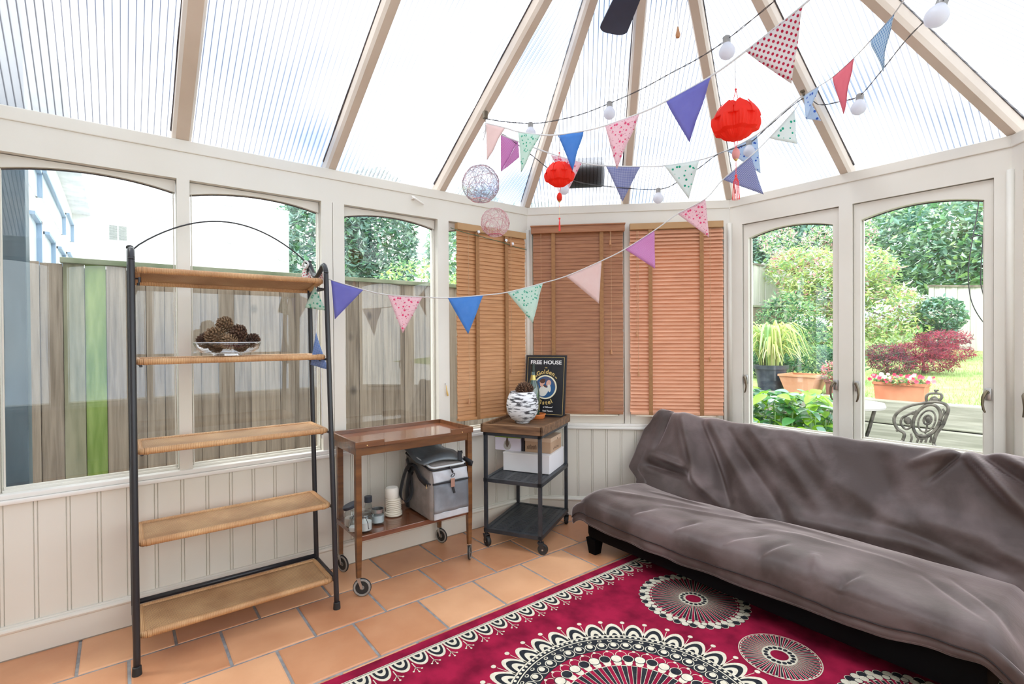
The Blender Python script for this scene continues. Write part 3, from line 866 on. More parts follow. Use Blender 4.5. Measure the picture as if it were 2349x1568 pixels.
# pet-carrier style bag
bag = thing('carrier_bag', (.27, -.89, SZ), 0, 'grey structured carrier bag with a mesh front and black straps under the trolley top', 'bag')
fab_d = mat('taupe_fabric', (.20, .175, .16), .9, col2=(.25, .22, .20), scale=25, bump=.1, bscale=300)
fab_l = mat('light_grey_fabric', (.42, .43, .46), .85, col2=(.50, .51, .54), scale=20, bump=.1, bscale=300)
mesh_g = mat('grey_mesh', (.13, .14, .16), .55, col2=(.24, .26, .29), scale=8, bump=.25, bscale=10)
blk = mat('black_webbing', (.012, .012, .015), .7)
def loft(rows, mats_i=None, close=True):
    """rows: list of rings of points with equal counts"""
    mb = MB(); n = len(rows[0])
    mb.add([p for r_ in rows for p in r_], [(i * n + k, i * n + (k + 1) % n, (i + 1) * n + (k + 1) % n, (i + 1) * n + k) for i in range(len(rows) - 1) for k in range(n if close else n - 1)])
    return mb
bx0, bx1, by0, by1 = .10, .432, -1.012, -.775
def bring(z, zf, ins, rc=.022):
    """rounded rectangle ring; front edge can be at another height"""
    pts = []
    x0, x1, y0, y1 = bx0 + ins, bx1 - ins, by0 + ins, by1 - ins
    for cx, cy, a0 in ((x1 - rc, y1 - rc, 0), (x0 + rc, y1 - rc, PI / 2), (x0 + rc, y0 + rc, PI), (x1 - rc, y0 + rc, 1.5 * PI)):
        for k in range(6):
            a = a0 + PI / 2 * k / 5
            x = cx + rc * math.cos(a); t = (x - bx0) / (bx1 - bx0)
            pts.append((x, cy + rc * math.sin(a), z + (zf - z) * t))
    return pts
rows = [bring(.296, .286, .02), bring(.302, .290, .004), bring(.315, .305, .0), bring(.40, .39, -.002), bring(.47, .46, -.001), bring(.55, .510, .006), bring(.59, .545, .014), bring(.605, .556, .030)]
mb = loft(rows); mb.f.append(list(range(24))); mb.mi.append(0); mb.f.append([7 * 24 + k for k in range(24)]); mb.mi.append(0)
o = mb.build('bag_body', [fab_d, fab_l, mesh_g], bag, world=True, smooth=50)
recalc(o)
# front bands and mesh pocket stand slightly proud of the body
def front_panel(name, z0, z1, m, off=.004, bulge=.0, y0=by0 + .016, y1=by1 - .012):
    mb = MB(); nu, nv = 12, 8; vs = []
    for j in range(nv + 1):
        for i in range(nu + 1):
            u_, v_ = i / nu, j / nv
            y = y0 + (y1 - y0) * u_; z = z0 + (z1 - z0) * v_
            x = bx1 + off + bulge * math.sin(PI * u_) * math.sin(PI * v_) + .0025 * math.sin(u_ * 14 + v_ * 5) * (1 if bulge else 0)
            if z > .46: x -= (z - .46) * .16
            vs.append((x, y, z))
    mb.add(vs, [(j * (nu + 1) + i, j * (nu + 1) + i + 1, (j + 1) * (nu + 1) + i + 1, (j + 1) * (nu + 1) + i) for j in range(nv) for i in range(nu)])
    return mb.build(name, m, bag, world=True, smooth=True, solid=.004)
front_panel('base_band', .292, .325, fab_l)
front_panel('mesh_pocket', .325, .478, mesh_g, bulge=.008)
front_panel('upper_panel', .482, .540, fab_l, bulge=.004)
mb = MB()
mb.tube([(bx1 - .002, by0 + .012, .478), (bx1 + .007, by0 + .03, .480), (bx1 + .007, by1 - .02, .480), (bx1 - .002, by1 - .006, .478)], .0045, 6)
mb.tube([Vector(p) + Vector((0, 0, .0)) for p in bring(.592, .546, .010)], .0045, 6, closed=True)
mb.tube([(bx1 - .01, by0 + .004, .478), (bx1 - .10, by0 - .001, .492), (bx1 - .17, by0 - .002, .53)], .005, 6)
mb.build('piping', blk, bag, world=True, smooth=True)
mb = MB(); mb.tube([Vector(p) + Vector((0, 0, .008)) for p in bring(.596, .548, .016)], .006, 6, closed=True); mb.build('top_trim', mat('pale_trim', (.55, .57, .58), .6), bag, world=True, smooth=True)
lidm = mat('dark_grey_lid', (.10, .115, .13), .5, col2=(.17, .19, .20), scale=9, bump=.3, bscale=12)
mb = MB(); nu, nv = 14, 8; vs = []
for j in range(nv + 1):
    for i in range(nu + 1):
        u_, v_ = i / nu, j / nv
        x = bx0 - .03 + (bx1 - bx0 - .02) * u_; y = by0 - .01 + (by1 - by0 + .01) * v_
        z = .622 - .055 * u_ + .012 * math.sin(u_ * 7 + v_ * 3) + .010 * math.sin(PI * v_)
        vs.append((x, y, min(z, .632)))
mb.add(vs, [(j * (nu + 1) + i, j * (nu + 1) + i + 1, (j + 1) * (nu + 1) + i + 1, (j + 1) * (nu + 1) + i) for j in range(nv) for i in range(nu)])
mb.build('lid_flap', lidm, bag, world=True, smooth=True, solid=.008)
def ribbon(pts, w, m, parent, name, wdir=None, th=.003, world=True):
    mb = MB(); pts = [Vector(p) for p in pts]; vs = []
    for i, p in enumerate(pts):
        t = (pts[min(i + 1, len(pts) - 1)] - pts[max(i - 1, 0)]).normalized()
        wd = Vector(wdir) if wdir else Vector((0, 0, 1))
        wd = (wd - t * wd.dot(t)).normalized()
        vs += [p - wd * w / 2, p + wd * w / 2]
    mb.add(vs, [(2 * i, 2 * i + 1, 2 * i + 3, 2 * i + 2) for i in range(len(pts) - 1)])
    return mb.build(name, m, parent, world=world, smooth=True, solid=th)
ribbon(bez([(.33, by0 - .004, .50), (.27, by0 - .016, .548), (.22, by0 - .030, .53), (.215, by0 - .055, .46), (.235, by0 - .075, .39), (.25, by0 - .05, .36), (.24, by0 - .015, .40), (.21, by0 - .008, .50), (.17, by0 - .006, .57)], 8), .036, blk, bag, 'shoulder_strap', (1, -.1, 0))
ribbon(bez([(.40, by0 - .003, .475), (.33, by0 - .010, .50), (.28, by0 - .014, .545), (.22, by0 - .012, .50), (.18, by0 - .01, .40), (.17, by0 - .004, .30)], 8), .035, blk, bag, 'handle_strap', (.5, 0, .6))
ribbon(bez([(.40, by1 - .04, .57), (.39, by1 - .035, .605), (.385, by1 - .03, .618), (.375, by1 - .02, .600)], 6), .025, blk, bag, 'grab_loop', (.2, 1, 0))
ribbon(bez([(.38, by1 - .005, .575), (.41, by1 + .004, .568), (.43, by1 + .018, .552), (.40, by1 + .012, .548)], 6), .024, blk, bag, 'side_loop', (0, 0, 1))
mb = MB(); mb.tube([(bx1 - .004, -.90, .556), (bx1 + .006, -.892, .545), (bx1 + .012, -.886, .525)], .005, 6)
mb.tube([(bx1 + .012 + .010 * math.cos(a), -.886 + .010 * math.sin(a), .512 + .012 * math.cos(a)) for a in [i * PI / 6 for i in range(12)]], .002, 6, closed=True)
mb.build('clip', M['black'], bag, world=True, smooth=True)
mb = MB(); T0 = mb.T; mb.box((bx1 + .014, -.902, .452), (bx1 + .018, -.878, .498), bev=.0015); mb.build('luggage_tag', mat('rose_gold_tag', (.55, .33, .26), .35, .6), bag, world=True)
mb = MB(); mb.prism([(bx1 + .012, -.896, .452), (bx1 + .012, -.882, .452), (bx1 + .012, -.872, .418), (bx1 + .012, -.884, .416)], (.003, 0, 0)); mb.build('tag_ribbon', blk, bag, world=True)
mb = MB(); mb.box((bx1 - .045, by0 - .005, .452), (bx1 - .036, by0 - .001, .478), bev=.001); mb.build('zip_pull', mat('tan_leather', (.55, .40, .22), .6), bag, world=True)

# ------------------------------------------------------------------ industrial cart with wooden tray top
CA = .508; CC = Vector((.297, -.250, 0))
cart = thing('bar_cart', CC, CA, 'black metal three-tier cart with a rustic wooden tray top on black castors', 'cart')
CT = Matrix.Translation(CC) @ Matrix.Rotation(CA, 4, 'Z')
hx, hy = .183, .262
bk = mat('charcoal_metal', (.022, .026, .032), .42, col2=(.035, .04, .05), scale=20)
rw = woodmat('rustic_wood', (.07, .032, .016), (.24, .13, .065), (1.0, 7, 7), 6, .5, bump=.25)
for sx in (-1, 1):
    for sy in (-1, 1):
        x, y = sx * (hx - .011), sy * (hy - .011)
        mb = MB(CT); mb.box((x - .010, y - .010, .085), (x + .010, y + .010, .690), bev=.002); mb.build('leg', bk, cart, world=True)
        c = thing('castor', CT @ Vector((x, y, 0))); c.parent = cart; c.rotation_euler = (0, 0, 0)
        c.location = (x, y, 0); WM[c.name] = CT @ Matrix.Translation((x, y, 0))
        T = CT @ Matrix.Translation((x, y, 0)) @ Matrix.Rotation({(-1, -1): -.6, (1, -1): .15, (1, 1): 2.0, (-1, 1): 1.2}[(sx, sy)], 4, 'Z')
        mb = MB(T @ Matrix.Translation((.014, 0, .030)) @ Matrix.Rotation(PI / 2, 4, 'X'))
        mb.lathe([(.001, -.011), (.020, -.011), (.026, -.012), (.030, -.007), (.030, .007), (.026, .012), (.020, .011), (.001, .011)], n=24)
        mb.build('wheel', M['rubber'], c, world=True, smooth=40)
        mb = MB(T @ Matrix.Translation((.014, 0, .030)) @ Matrix.Rotation(PI / 2, 4, 'X')); mb.lathe([(.001, -.0155), (.005, -.0155), (.005, .0155), (.001, .0155)], n=12); mb.build('axle', M['steel'], c, world=True)
        mb = MB(T)
        for s_ in (-1, 1): mb.prism([(-.014, s_ * .013, .068), (.016, s_ * .013, .068), (.026, s_ * .013, .034), (.014, s_ * .013, .022), (.004, s_ * .013, .030)], (0, s_ * .002, 0))
        mb.box((-.016, -.015, .064), (.018, .015, .070), bev=.002); mb.tube([(0, 0, .068), (0, 0, .09)], .009, 10)
        recalc(mb.build('fork', M['black'], c, world=True))
mb = MB(CT)
for z in (.672,):
    mb.box((-hx, -hy, z - .012), (hx, -hy + .02, z + .008)); mb.box((-hx, hy - .02, z - .012), (hx, hy, z + .008)); mb.box((-hx, -hy, z - .012), (-hx + .02, hy, z + .008)); mb.box((hx - .02, -hy, z - .012), (hx, hy, z + .008))
mb.build('top_frame', bk, cart, world=True)
mb = MB(CT); t0, t1 = .680, .722
mb.box((-hx - .008, -hy - .008, t0), (hx + .008, hy + .008, .710), bev=.002)
for (a, b_) in (((-hx - .012, -hy - .012), (hx + .012, -hy + .004)), ((-hx - .012, hy - .004), (hx + .012, hy + .012)), ((-hx - .012, -hy - .012), (-hx + .004, hy + .012)), ((hx - .004, -hy - .012), (hx + .012, hy + .012))):
    mb.box((a[0], a[1], t0), (b_[0], b_[1], .728), bev=.002)
mb.build('wooden_tray', rw, cart, world=True)
def slotted(z):
    mb = MB(CT)
    a = .022
    mb.box((-hx, -hy, z - .022), (hx, -hy + a, z)); mb.box((-hx, hy - a, z - .022), (hx, hy, z)); mb.box((-hx, -hy, z - .022), (-hx + a, hy, z)); mb.box((hx - a, -hy, z - .022), (hx, hy, z))
    ys = -hy + a; n = 26; p = (2 * hy - 2 * a) / n
    for i in range(n):
        y = ys + i * p
        mb.box((-hx + a, y, z - .006), (hx - a, y + p * .72, z - .003))
    for x in (-.055, .055, -.14, .14): mb.box((x - .010, -hy + a, z - .0062), (x + .010, hy - a, z - .0028))
    return mb
slotted(.404).build('middle_shelf', bk, cart, world=True)
slotted(.104).build('bottom_shelf', bk, cart, world=True)
TZ = .7105
# textured planter with a cone
P0 = CT @ Vector((-.012, -.058, TZ))
vp = thing('planter', P0, 0, 'round white and black ribbed ceramic planter holding a pine cone on the cart', 'planter')
pm = bpy.data.materials.new('streaked_ceramic'); pm.use_nodes = True
nt = pm.node_tree; L = nt.links.new; b = nt.nodes['Principled BSDF']; b.inputs['Roughness'].default_value = .6
tc = N(nt, 'ShaderNodeTexCoord'); mp = N(nt, 'ShaderNodeMapping'); mp.inputs['Scale'].default_value = (1, 1, 5.5); L(tc.outputs['Object'], mp.inputs['Vector'])
nz = N(nt, 'ShaderNodeTexNoise', Scale=20.0, Detail=6.0); L(mp.outputs[0], nz.inputs['Vector'])
r = N(nt, 'ShaderNodeValToRGB'); e = r.color_ramp.elements; e[0].position = .40; e[0].color = (.05, .05, .06, 1); e[1].position = .50; e[1].color = (.74, .75, .78, 1)
L(nz.outputs['Fac'], r.inputs['Fac']); L(r.outputs[0], b.inputs['Base Color'])
mb = MB(Matrix.Translation(P0))
pr = [(.001, .006), (.036, .004), (.040, .0), (.044, .004), (.046, .014), (.072, .030), (.090, .062), (.098, .100), (.096, .135), (.086, .168), (.074, .193), (.071, .195), (.070, .188), (.082, .16), (.088, .12), (.085, .07), (.001, .06)]
mb.lathe(pr, n=96, fr=lambda a, r_, z: (r_ * (1 + (.020 * math.cos(40 * a) if .02 < z < .185 else 0)), z))
mb.build('pot', pm, vp, world=True, smooth=True)
mb = MB(Matrix.Translation(P0)); mb.lathe([(.001, .120), (.080, .130), (.076, .17), (.001, .175)], n=24); mb.build('filling', cone_d, vp, world=True, smooth=True)
pc = pine_cone(P0 + Vector((0.008, .012, .200)), .052, .034, cone_m, (.3, .1), 'spiky brown pine cone sitting in the ribbed planter', 'pine cone in planter', seed=11); del pc['group']
# saucer and bottle
P1 = CT @ Vector((.010, .138, TZ))
mb = MB(); mb.lathe([(.001, .004), (.045, .0), (.050, .004), (.056, .026), (.059, .026), (.059, .031), (.053, .031), (.047, .008), (.001, .007)], P1, 32)
tag(mb.build('plant_saucer', mat('orange_terracotta', (.72, .22, .06), .5), smooth=40), 'small orange terracotta saucer under the green bottle on the cart', 'saucer')
P2 = P1 + Vector((-.016, -.016, .007))
bt = thing('wine_bottle', P2, 0, 'dark green glass bottle with gold neck foil standing on the cart', 'bottle')
mb = MB(Matrix.Translation(P2)); mb.lathe([(.001, .006), (.030, .001), (.040, .004), (.042, .02), (.042, .165), (.036, .20), (.020, .245), (.0145, .270), (.0145, .305), (.001, .305)], n=28)
mb.build('glass_body', mat('green_bottle_glass', (.012, .055, .035), .06, spec=.9, coat=1), bt, world=True, smooth=True)
mb = MB(Matrix.Translation(P2)); mb.lathe([(.0153, .300), (.0153, .338), (.017, .340), (.017, .348), (.001, .349)], n=20); mb.build('neck_foil', mat('black_foil', (.03, .04, .035), .3, .5), bt, world=True, smooth=40)
mb = MB(Matrix.Translation(P2)); mb.lathe([(.0208, .243), (.0180, .256), (.0155, .270), (.0152, .276)], n=20); mb.build('gold_collar', mat('gold_foil', (.55, .45, .15), .35, .7), bt, world=True, smooth=40)
mb = MB(Matrix.Translation(P2)); mb.lathe([(.0424, .05), (.0426, .052), (.0426, .098), (.0424, .10)], n=28); mb.build('bottle_label', mat('olive_label', (.12, .10, .03), .6), bt, world=True, smooth=40)
# pub sign
def text(s, size, x, y, m, T, parent, rot=0, bold=0.0, name='lettering', ext=.0006, sx=1.0):
    cu = bpy.data.curves.new(name, 'FONT'); cu.body = s; cu.size = size; cu.extrude = ext; cu.offset = bold; cu.align_x = 'CENTER'; cu.align_y = 'CENTER'; cu.resolution_u = 3
    t = bpy.data.objects.new(name, cu); me = bpy.data.meshes.new_from_object(t)
    bpy.data.objects.remove(t); bpy.data.curves.remove(cu)
    X = T @ Matrix.Translation((x, y, 0)) @ Matrix.Rotation(rot, 4, 'Z') @ Matrix.Diagonal((sx, 1, 1, 1))
    return [X @ v.co for v in me.vertices], [list(p.vertices) for p in me.polygons]
SGW, SGH = .243, .345
SL = CT @ Vector((-.118, .226, TZ + .001)); SR = CT @ Vector((.170, .226, TZ + .001))
sx_ = (SR - SL).normalized(); lean = .15
sy_ = (Vector((0, 0, 1)) * math.cos(lean) + sx_.cross(Vector((0, 0, -1))).normalized() * math.sin(lean)).normalized()
if (sy_.dot(CT.to_3x3() @ Vector((0, 1, 0)))) < 0: sy_ = (Vector((0, 0, 1)) * math.cos(lean) - sx_.cross(Vector((0, 0, -1))).normalized() * math.sin(lean)).normalized()
sz_ = sx_.cross(sy_)
SL = SL - sy_ * 0
ST = Matrix(((sx_.x, sy_.x, sz_.x, SL.x), (sx_.y, sy_.y, sz_.y, SL.y), (sx_.z, sy_.z, sz_.z, SL.z), (0, 0, 0, 1))) @ Matrix.Diagonal((1.19, 1.19, 1, 1))
sg = thing('pub_sign', SL.lerp(SR, .5), 0, 'black pub sign lettered FREE HOUSE with a round picture on the cart', 'sign')
blackp = mat('sign_black', (.012, .013, .018), .35); goldp = mat('sign_gold', (.72, .52, .18), .45); creamp = mat('sign_cream', (.85, .80, .58), .5); whitep = mat('sign_white', (.88, .88, .88), .5)
mb = MB(ST); mb.box((0, 0, -.008), (SGW, SGH, .003), bev=.001); mb.build('board', blackp, sg, world=True)
mb = MB(ST); i_ = .012
for (a, b_) in (((i_, i_), (SGW - i_, i_ + .0015)), ((i_, SGH - i_ - .0015), (SGW - i_, SGH - i_)), ((i_, i_), (i_ + .0015, SGH - i_)), ((SGW - i_ - .0015, i_), (SGW - i_, SGH - i_))): mb.box((a[0], a[1], .003), (b_[0], b_[1], .0036))
mb.build('border_line', goldp, sg, world=True)
TT = ST @ Matrix.Translation((0, 0, .0034))
def letters(items, m, name):
    mb = MB()
    for it in items: mb.add(*it)
    return mb.build(name, m, sg, world=True)
letters([text('FREE HOUSE', .030, SGW / 2, SGH - .042, None, TT, None, bold=.0006, sx=1.12)], whitep, 'lettering')
letters([text("er Millhouse*", .0105, SGW / 2 + .022, .052, None, TT, None, bold=.0002)], whitep, 'lettering')
letters([text('Real Tavern', .0125, SGW / 2 + .022, .031, None, TT, None, bold=.0002)], whitep, 'lettering')
CX, CY, RC_ = SGW / 2 + .002, .164, .068
def arctext(s, rad, a0, size, up_=True, k=1.0):
    ws = [size * (.30 if c in 'il' else .42 if c == 't' else .78 if c in 'Gm' else .58) * k for c in s]; tot = sum(ws); acc = 0; out = []
    for ch, w in zip(s, ws):
        t = (acc + w / 2 - tot / 2) / rad
        a = a0 - t if up_ else a0 + t
        out.append(text(ch, size, CX + rad * math.cos(a), CY + rad * math.sin(a), None, TT, None, rot=a - PI / 2 if up_ else a + PI / 2, bold=.0007)); acc += w
    return out
letters(arctext('Golden', RC_ + .018, PI / 2, .034), goldp, 'lettering')
letters([text('THE', .008, CX, CY + RC_ + .041, None, TT, None, bold=.0002)], goldp, 'lettering')
letters([text('245', .012, CX - .058, CY + .058, None, TT, None, rot=.75, bold=.0003)], goldp, 'lettering')
letters([text('-se', .014, CX + .061, CY + .056, None, TT, None, rot=-.75, bold=.0003)], goldp, 'lettering')
letters(arctext('Pistel', RC_ + .020, -PI / 2, .034, up_=False), goldp, 'lettering')
def disc(cx, cy, r, z0, z1, m, name, sxx=1, parent=sg, n=48, rot=0):
    mb = MB(ST); mb.prism([(cx + r * sxx * math.cos(a * 2 * PI / n) * math.cos(rot) - r * math.sin(a * 2 * PI / n) * math.sin(rot), cy + r * sxx * math.cos(a * 2 * PI / n) * math.sin(rot) + r * math.sin(a * 2 * PI / n) * math.cos(rot), z0) for a in range(n)], (0, 0, z1 - z0), 0)
    return recalc(mb.build(name, m, parent, world=True))
ring = disc(CX, CY, RC_, .003, .0040, creamp, 'cream_ring')
pic = disc(CX, CY, RC_ - .008, .003, .0046, mat('picture_blue', (.02, .10, .25), .5, col2=(.16, .07, .05), scale=14, lo=.5, hi=.72), 'round_picture')
pink = mat('picture_flesh', (.72, .42, .32), .6); pwh = mat('picture_white', (.75, .74, .68), .6); pbr = mat('picture_brown', (.10, .04, .025), .6)
for (dx, dy, r_, s2, rt, m_) in ((-.018, .026, .014, 1.15, 0, pink), (-.016, .034, .013, 1.3, .2, pbr), (-.022, .012, .012, .8, .5, pink), (-.008, -.018, .026, 1.0, .3, pwh), (-.014, -.034, .018, 1.3, 0, pwh), (.020, .022, .018, .8, -.2, pink), (.024, -.006, .022, .42, .15, pwh), (.0, .004, .005, 2.6, -.5, pbr)):
    mbp = disc(CX + dx, CY + dy, r_, .0046 + .0002, .0053 + .00008 * (rnd.random()), m_, 'painted_shape', s2, pic, 24, rt)

# boxes on the middle shelf
M_Z = .4045
def cbox(name, lo, hi, m, label):
    mb = MB(); mb.T = CT
    mb.box(lo, hi, bev=.0012)
    return mb.build(name, m) if label is None else tag(mb.build(name, m), label, 'box')
card_w = mat('white_card', (.78, .77, .80), .6); card_b = mat('brown_card', (.42, .27, .17), .7, col2=(.48, .32, .21), scale=8)
wb = thing('cardboard_box', CT @ Vector((.01, .11, M_Z)), CA, 'wide flat white cardboard box on the cart middle shelf', 'box')
mb = MB(CT); mb.box((-.147, -.052, M_Z), (.160, .235, M_Z + .112), bev=.0015); mb.build('box_body', card_w, wb, world=True)
mb = MB(CT); mb.box((-.1485, -.0535, M_Z + .104), (.1615, .2365, M_Z + .114), bev=.001); mb.build('lid', mat('white_card_lid', (.80, .79, .80), .6), wb, world=True)
z2 = M_Z + .1145
lb = thing('bulb_box', CT @ Vector((-.12, .05, z2)), CA, 'small white carton with a green top stripe and a light bulb picture', 'box')
mb = MB(CT); mb.box((-.222, -.010, z2), (-.048, .10, z2 + .082), bev=.001); mb.build('box_body', mat('lilac_white_card', (.70, .66, .76), .55), lb, world=True)
mb = MB(CT); mb.box((-.2225, -.0112, z2 + .082), (-.0475, .1005, z2 + .097), bev=.0005); mb.build('green_stripe', mat('lime_green', (.20, .32, .01), .5), lb, world=True)
LT = CT @ Matrix.Translation((-.137, -.0105, z2 + .042)) @ Matrix.Rotation(PI / 2, 4, 'X')
mb = MB(LT); mb.prism([(.026 * math.cos(a), .026 * math.sin(a) - .012 + (.010 if math.sin(a) > .5 else 0), 0) for a in [i * PI / 12 for i in range(24)]], (0, 0, .0006)); mb.build('bulb_picture', mat('bulb_grey', (.42, .40, .38), .4), lb, world=True)
mb = MB(LT); mb.prism([(-.004, .04, .0008), (.004, .04, .0008), (.012, -.0, .0008), (.003, -.02, .0008), (-.003, -.02, .0008), (-.012, 0, .0008)], (0, 0, .0005)); mb.build('bulb_filament', mat('filament_dark', (.12, .09, .07), .4), lb, world=True)
mb = MB(CT); mb.box((-.046, .004, z2), (-.026, .12, z2 + .088), bev=.001)
tag(mb.build('thin_box', mat('dark_card', (.02, .015, .02), .6)), 'narrow black box wedged between the bulb carton and the brown box', 'box')
bb = thing('parcel_box', CT @ Vector((.06, .10, z2)), CA, 'small brown cardboard parcel with a lid and faint dark print', 'box')
mb = MB(CT); mb.box((-.020, .002, z2), (.150, .215, z2 + .090), bev=.0012); mb.build('box_body', card_b, bb, world=True)
mb = MB(CT); mb.box((-.022, .0, z2 + .068), (.152, .217, z2 + .094), bev=.0012); mb.build('lid', mat('pale_card', (.58, .42, .30), .7), bb, world=True)
mb = MB(); BT = CT @ Matrix.Translation((.03, -.0012, z2 + .030)) @ Matrix.Rotation(PI / 2, 4, 'X')
mb.T = BT
for i in range(6):
    x = -.035 + i * .011; mb.tube([(x, -.012, 0), (x + .002, .006 + .006 * (i % 3), .0), (x + .006, .010, 0), (x + .008, -.010, 0)], .0009, 4)
mb.T = CT @ Matrix.Translation((.1525, .1, z2 + .03)) @ Matrix.Rotation(PI / 2, 4, 'Z') @ Matrix.Rotation(PI / 2, 4, 'X')
for i in range(5):
    mb.box((-.05 + i * .022, -.012 + (i % 2) * .006, -.0004), (-.035 + i * .022, -.008 + (i % 2) * .006, .0004))
mb.tube([(.03, .045, -.003), (.03, .045, .0015)], .004, 8)
mb.build('print', mat('brown_ink', (.10, .05, .03), .7), bb, world=True)

# ------------------------------------------------------------------ futon sofa under a brown throw
suede = bpy.data.materials.new('brown_suede'); suede.use_nodes = True
nt = suede.node_tree; L = nt.links.new; b = nt.nodes['Principled BSDF']
tc = N(nt, 'ShaderNodeTexCoord')
n1 = N(nt, 'ShaderNodeTexNoise', Scale=4.5, Detail=9.0, Distortion=.25); L(tc.outputs['Object'], n1.inputs['Vector'])
r = N(nt, 'ShaderNodeValToRGB'); e = r.color_ramp.elements; e[0].position = .42; e[0].color = (.048, .030, .026, 1); e[1].position = .66; e[1].color = (.120, .086, .083, 1)
L(n1.outputs['Fac'], r.inputs['Fac']); L(r.outputs[0], b.inputs['Base Color'])
b.inputs['Roughness'].default_value = .50; b.inputs['Sheen Weight'].default_value = 1.0; b.inputs['Sheen Roughness'].default_value = .35; b.inputs['Specular IOR Level'].default_value = .42
b.inputs['Sheen Tint'].default_value = (.90, .79, .80, 1)
n2 = N(nt, 'ShaderNodeTexNoise', Scale=60.0, Detail=3.0); L(tc.outputs['Object'], n2.inputs['Vector'])
bp = N(nt, 'ShaderNodeBump', Strength=.12, Distance=.005); L(n2.outputs['Fac'], bp.inputs['Height']); L(bp.outputs[0], b.inputs['Normal'])
vinyl = mat('black_vinyl', (.003, .003, .0035), .65, spec=.06)
SX0, SX1 = .715, 2.43
sofa = thing('sofa_bed', ((SX0 + SX1) / 2, .2, 0), 0, 'low black futon sofa covered with a crumpled brown suede throw', 'sofa')
mb = MB(); mb.box((SX0, -.165, .085), (SX1, .50, .275), bev=.03); mb.build('base', vinyl, sofa, world=True, smooth=40)
for x in (SX0 + .035, (SX0 + SX1) / 2, SX1 - .075):
    for y in (-.13, .42):
        if y < 0 and 1 < x < 2: continue
        mb = MB(); w = .032; vs = []
        for z, k in ((.0105 if y < 0 and x > 1 else 0, .75), (.09, 1.1)): vs += [(x - w * k, y - w * k, z), (x + w * k, y - w * k, z), (x + w * k, y + w * k, z), (x - w * k, y + w * k, z)]
        mb.add(vs, [(3, 2, 1, 0), (4, 5, 6, 7)] + [(i, (i + 1) % 4, 4 + (i + 1) % 4, 4 + i) for i in range(4)]); mb.build('foot', vinyl, sofa, world=True)
mb = MB()
vs = [(SX0 + .01, .43, .272), (SX0 + .01, .50, .25), (SX0 + .01, .612, .66), (SX0 + .01, .60, .69), (SX0 + .01, .575, .69)]
mb.prism(vs, (SX1 - SX0 - .02, 0, 0)); recalc(mb.build('backrest', vinyl, sofa, world=True))
def prof_interp(P, t):
    d = [0]
    for i in range(1, len(P)): d.append(d[-1] + math.hypot(P[i][0] - P[i - 1][0], P[i][1] - P[i - 1][1]))
    s = t * d[-1]
    for i in range(1, len(P)):
        if s <= d[i] + 1e-9:
            k = (s - d[i - 1]) / max(d[i] - d[i - 1], 1e-9); return P[i - 1][0] + (P[i][0] - P[i - 1][0]) * k, P[i - 1][1] + (P[i][1] - P[i - 1][1]) * k, s, d[-1]
def sm(P, n=8):
    q_ = bez([(a, b_, 0) for a, b_ in P], n); return [(p.x, p.y) for p in q_]
def lerp(a, b_, t): return a + (b_ - a) * t
def pw(x, xs, ys):
    if x <= xs[0]: return ys[0]
    for i in range(1, len(xs)):
        if x <= xs[i]:
            t = (x - xs[i - 1]) / (xs[i] - xs[i - 1]); t = t * t * (3 - 2 * t); return lerp(ys[i - 1], ys[i], t)
    return ys[-1]
def fold(px, py, x0, y0, x1, y1, w, amp):
    """height of a soft fold running from (x0,y0) to (x1,y1), fading at its ends"""
    dx, dy = x1 - x0, y1 - y0; l2 = dx * dx + dy * dy
    t = ((px - x0) * dx + (py - y0) * dy) / l2
    tt = max(0, min(1, t)); d = math.hypot(px - x0 - tt * dx, py - y0 - tt * dy)
    return amp * math.exp(-(d / w) ** 2) * math.sin(PI * min(1, max(0, tt * .94 + .03))) ** .5
def fb(x, y, z, s): return noise.noise(Vector((x * s, y * s, z * s)))
# seat cover: hem at the front, over the crest, back to the crease
hem_z = lambda x: pw(x, [.62, .8, 1.05, 1.35, 1.66, 2.0, 2.14, 2.33, 2.41, 2.50], [.215, .185, .176, .172, .182, .188, .198, .226, .236, .212])
seat_P = sm([(-.205, 0.0), (-.208, .055), (-.200, .11), (-.170, .150), (-.10, .168), (.05, .166), (.20, .150), (.32, .128), (.40, .10)])
NU, NV = 260, 90
mb = MB(); vs = []
XL, XRt = .612, 2.570
seam = []; edge = []; jseam = None
sfl = [(.80, -.05, 1.25, .18, .030, .010), (1.05, -.18, 1.10, -.05, .022, -.010), (1.30, -.20, 1.36, -.06, .02, -.010), (1.12, .02, 1.55, .16, .02, .008), (1.55, -.19, 1.66, -.02, .02, -.009),
       (1.72, -.2, 1.78, -.05, .016, -.009), (1.95, -.20, 1.90, -.08, .02, .010), (2.02, -.20, 2.06, -.10, .014, -.011), (1.65, .05, 2.15, .12, .03, .007), (2.2, .1, 2.42, -.12, .018, -.008), (2.28, .15, 2.47, -.08, .014, -.007), (.9, .2, 1.2, .27, .02, .007), (1.45, .25, 1.9, .22, .03, .007)]
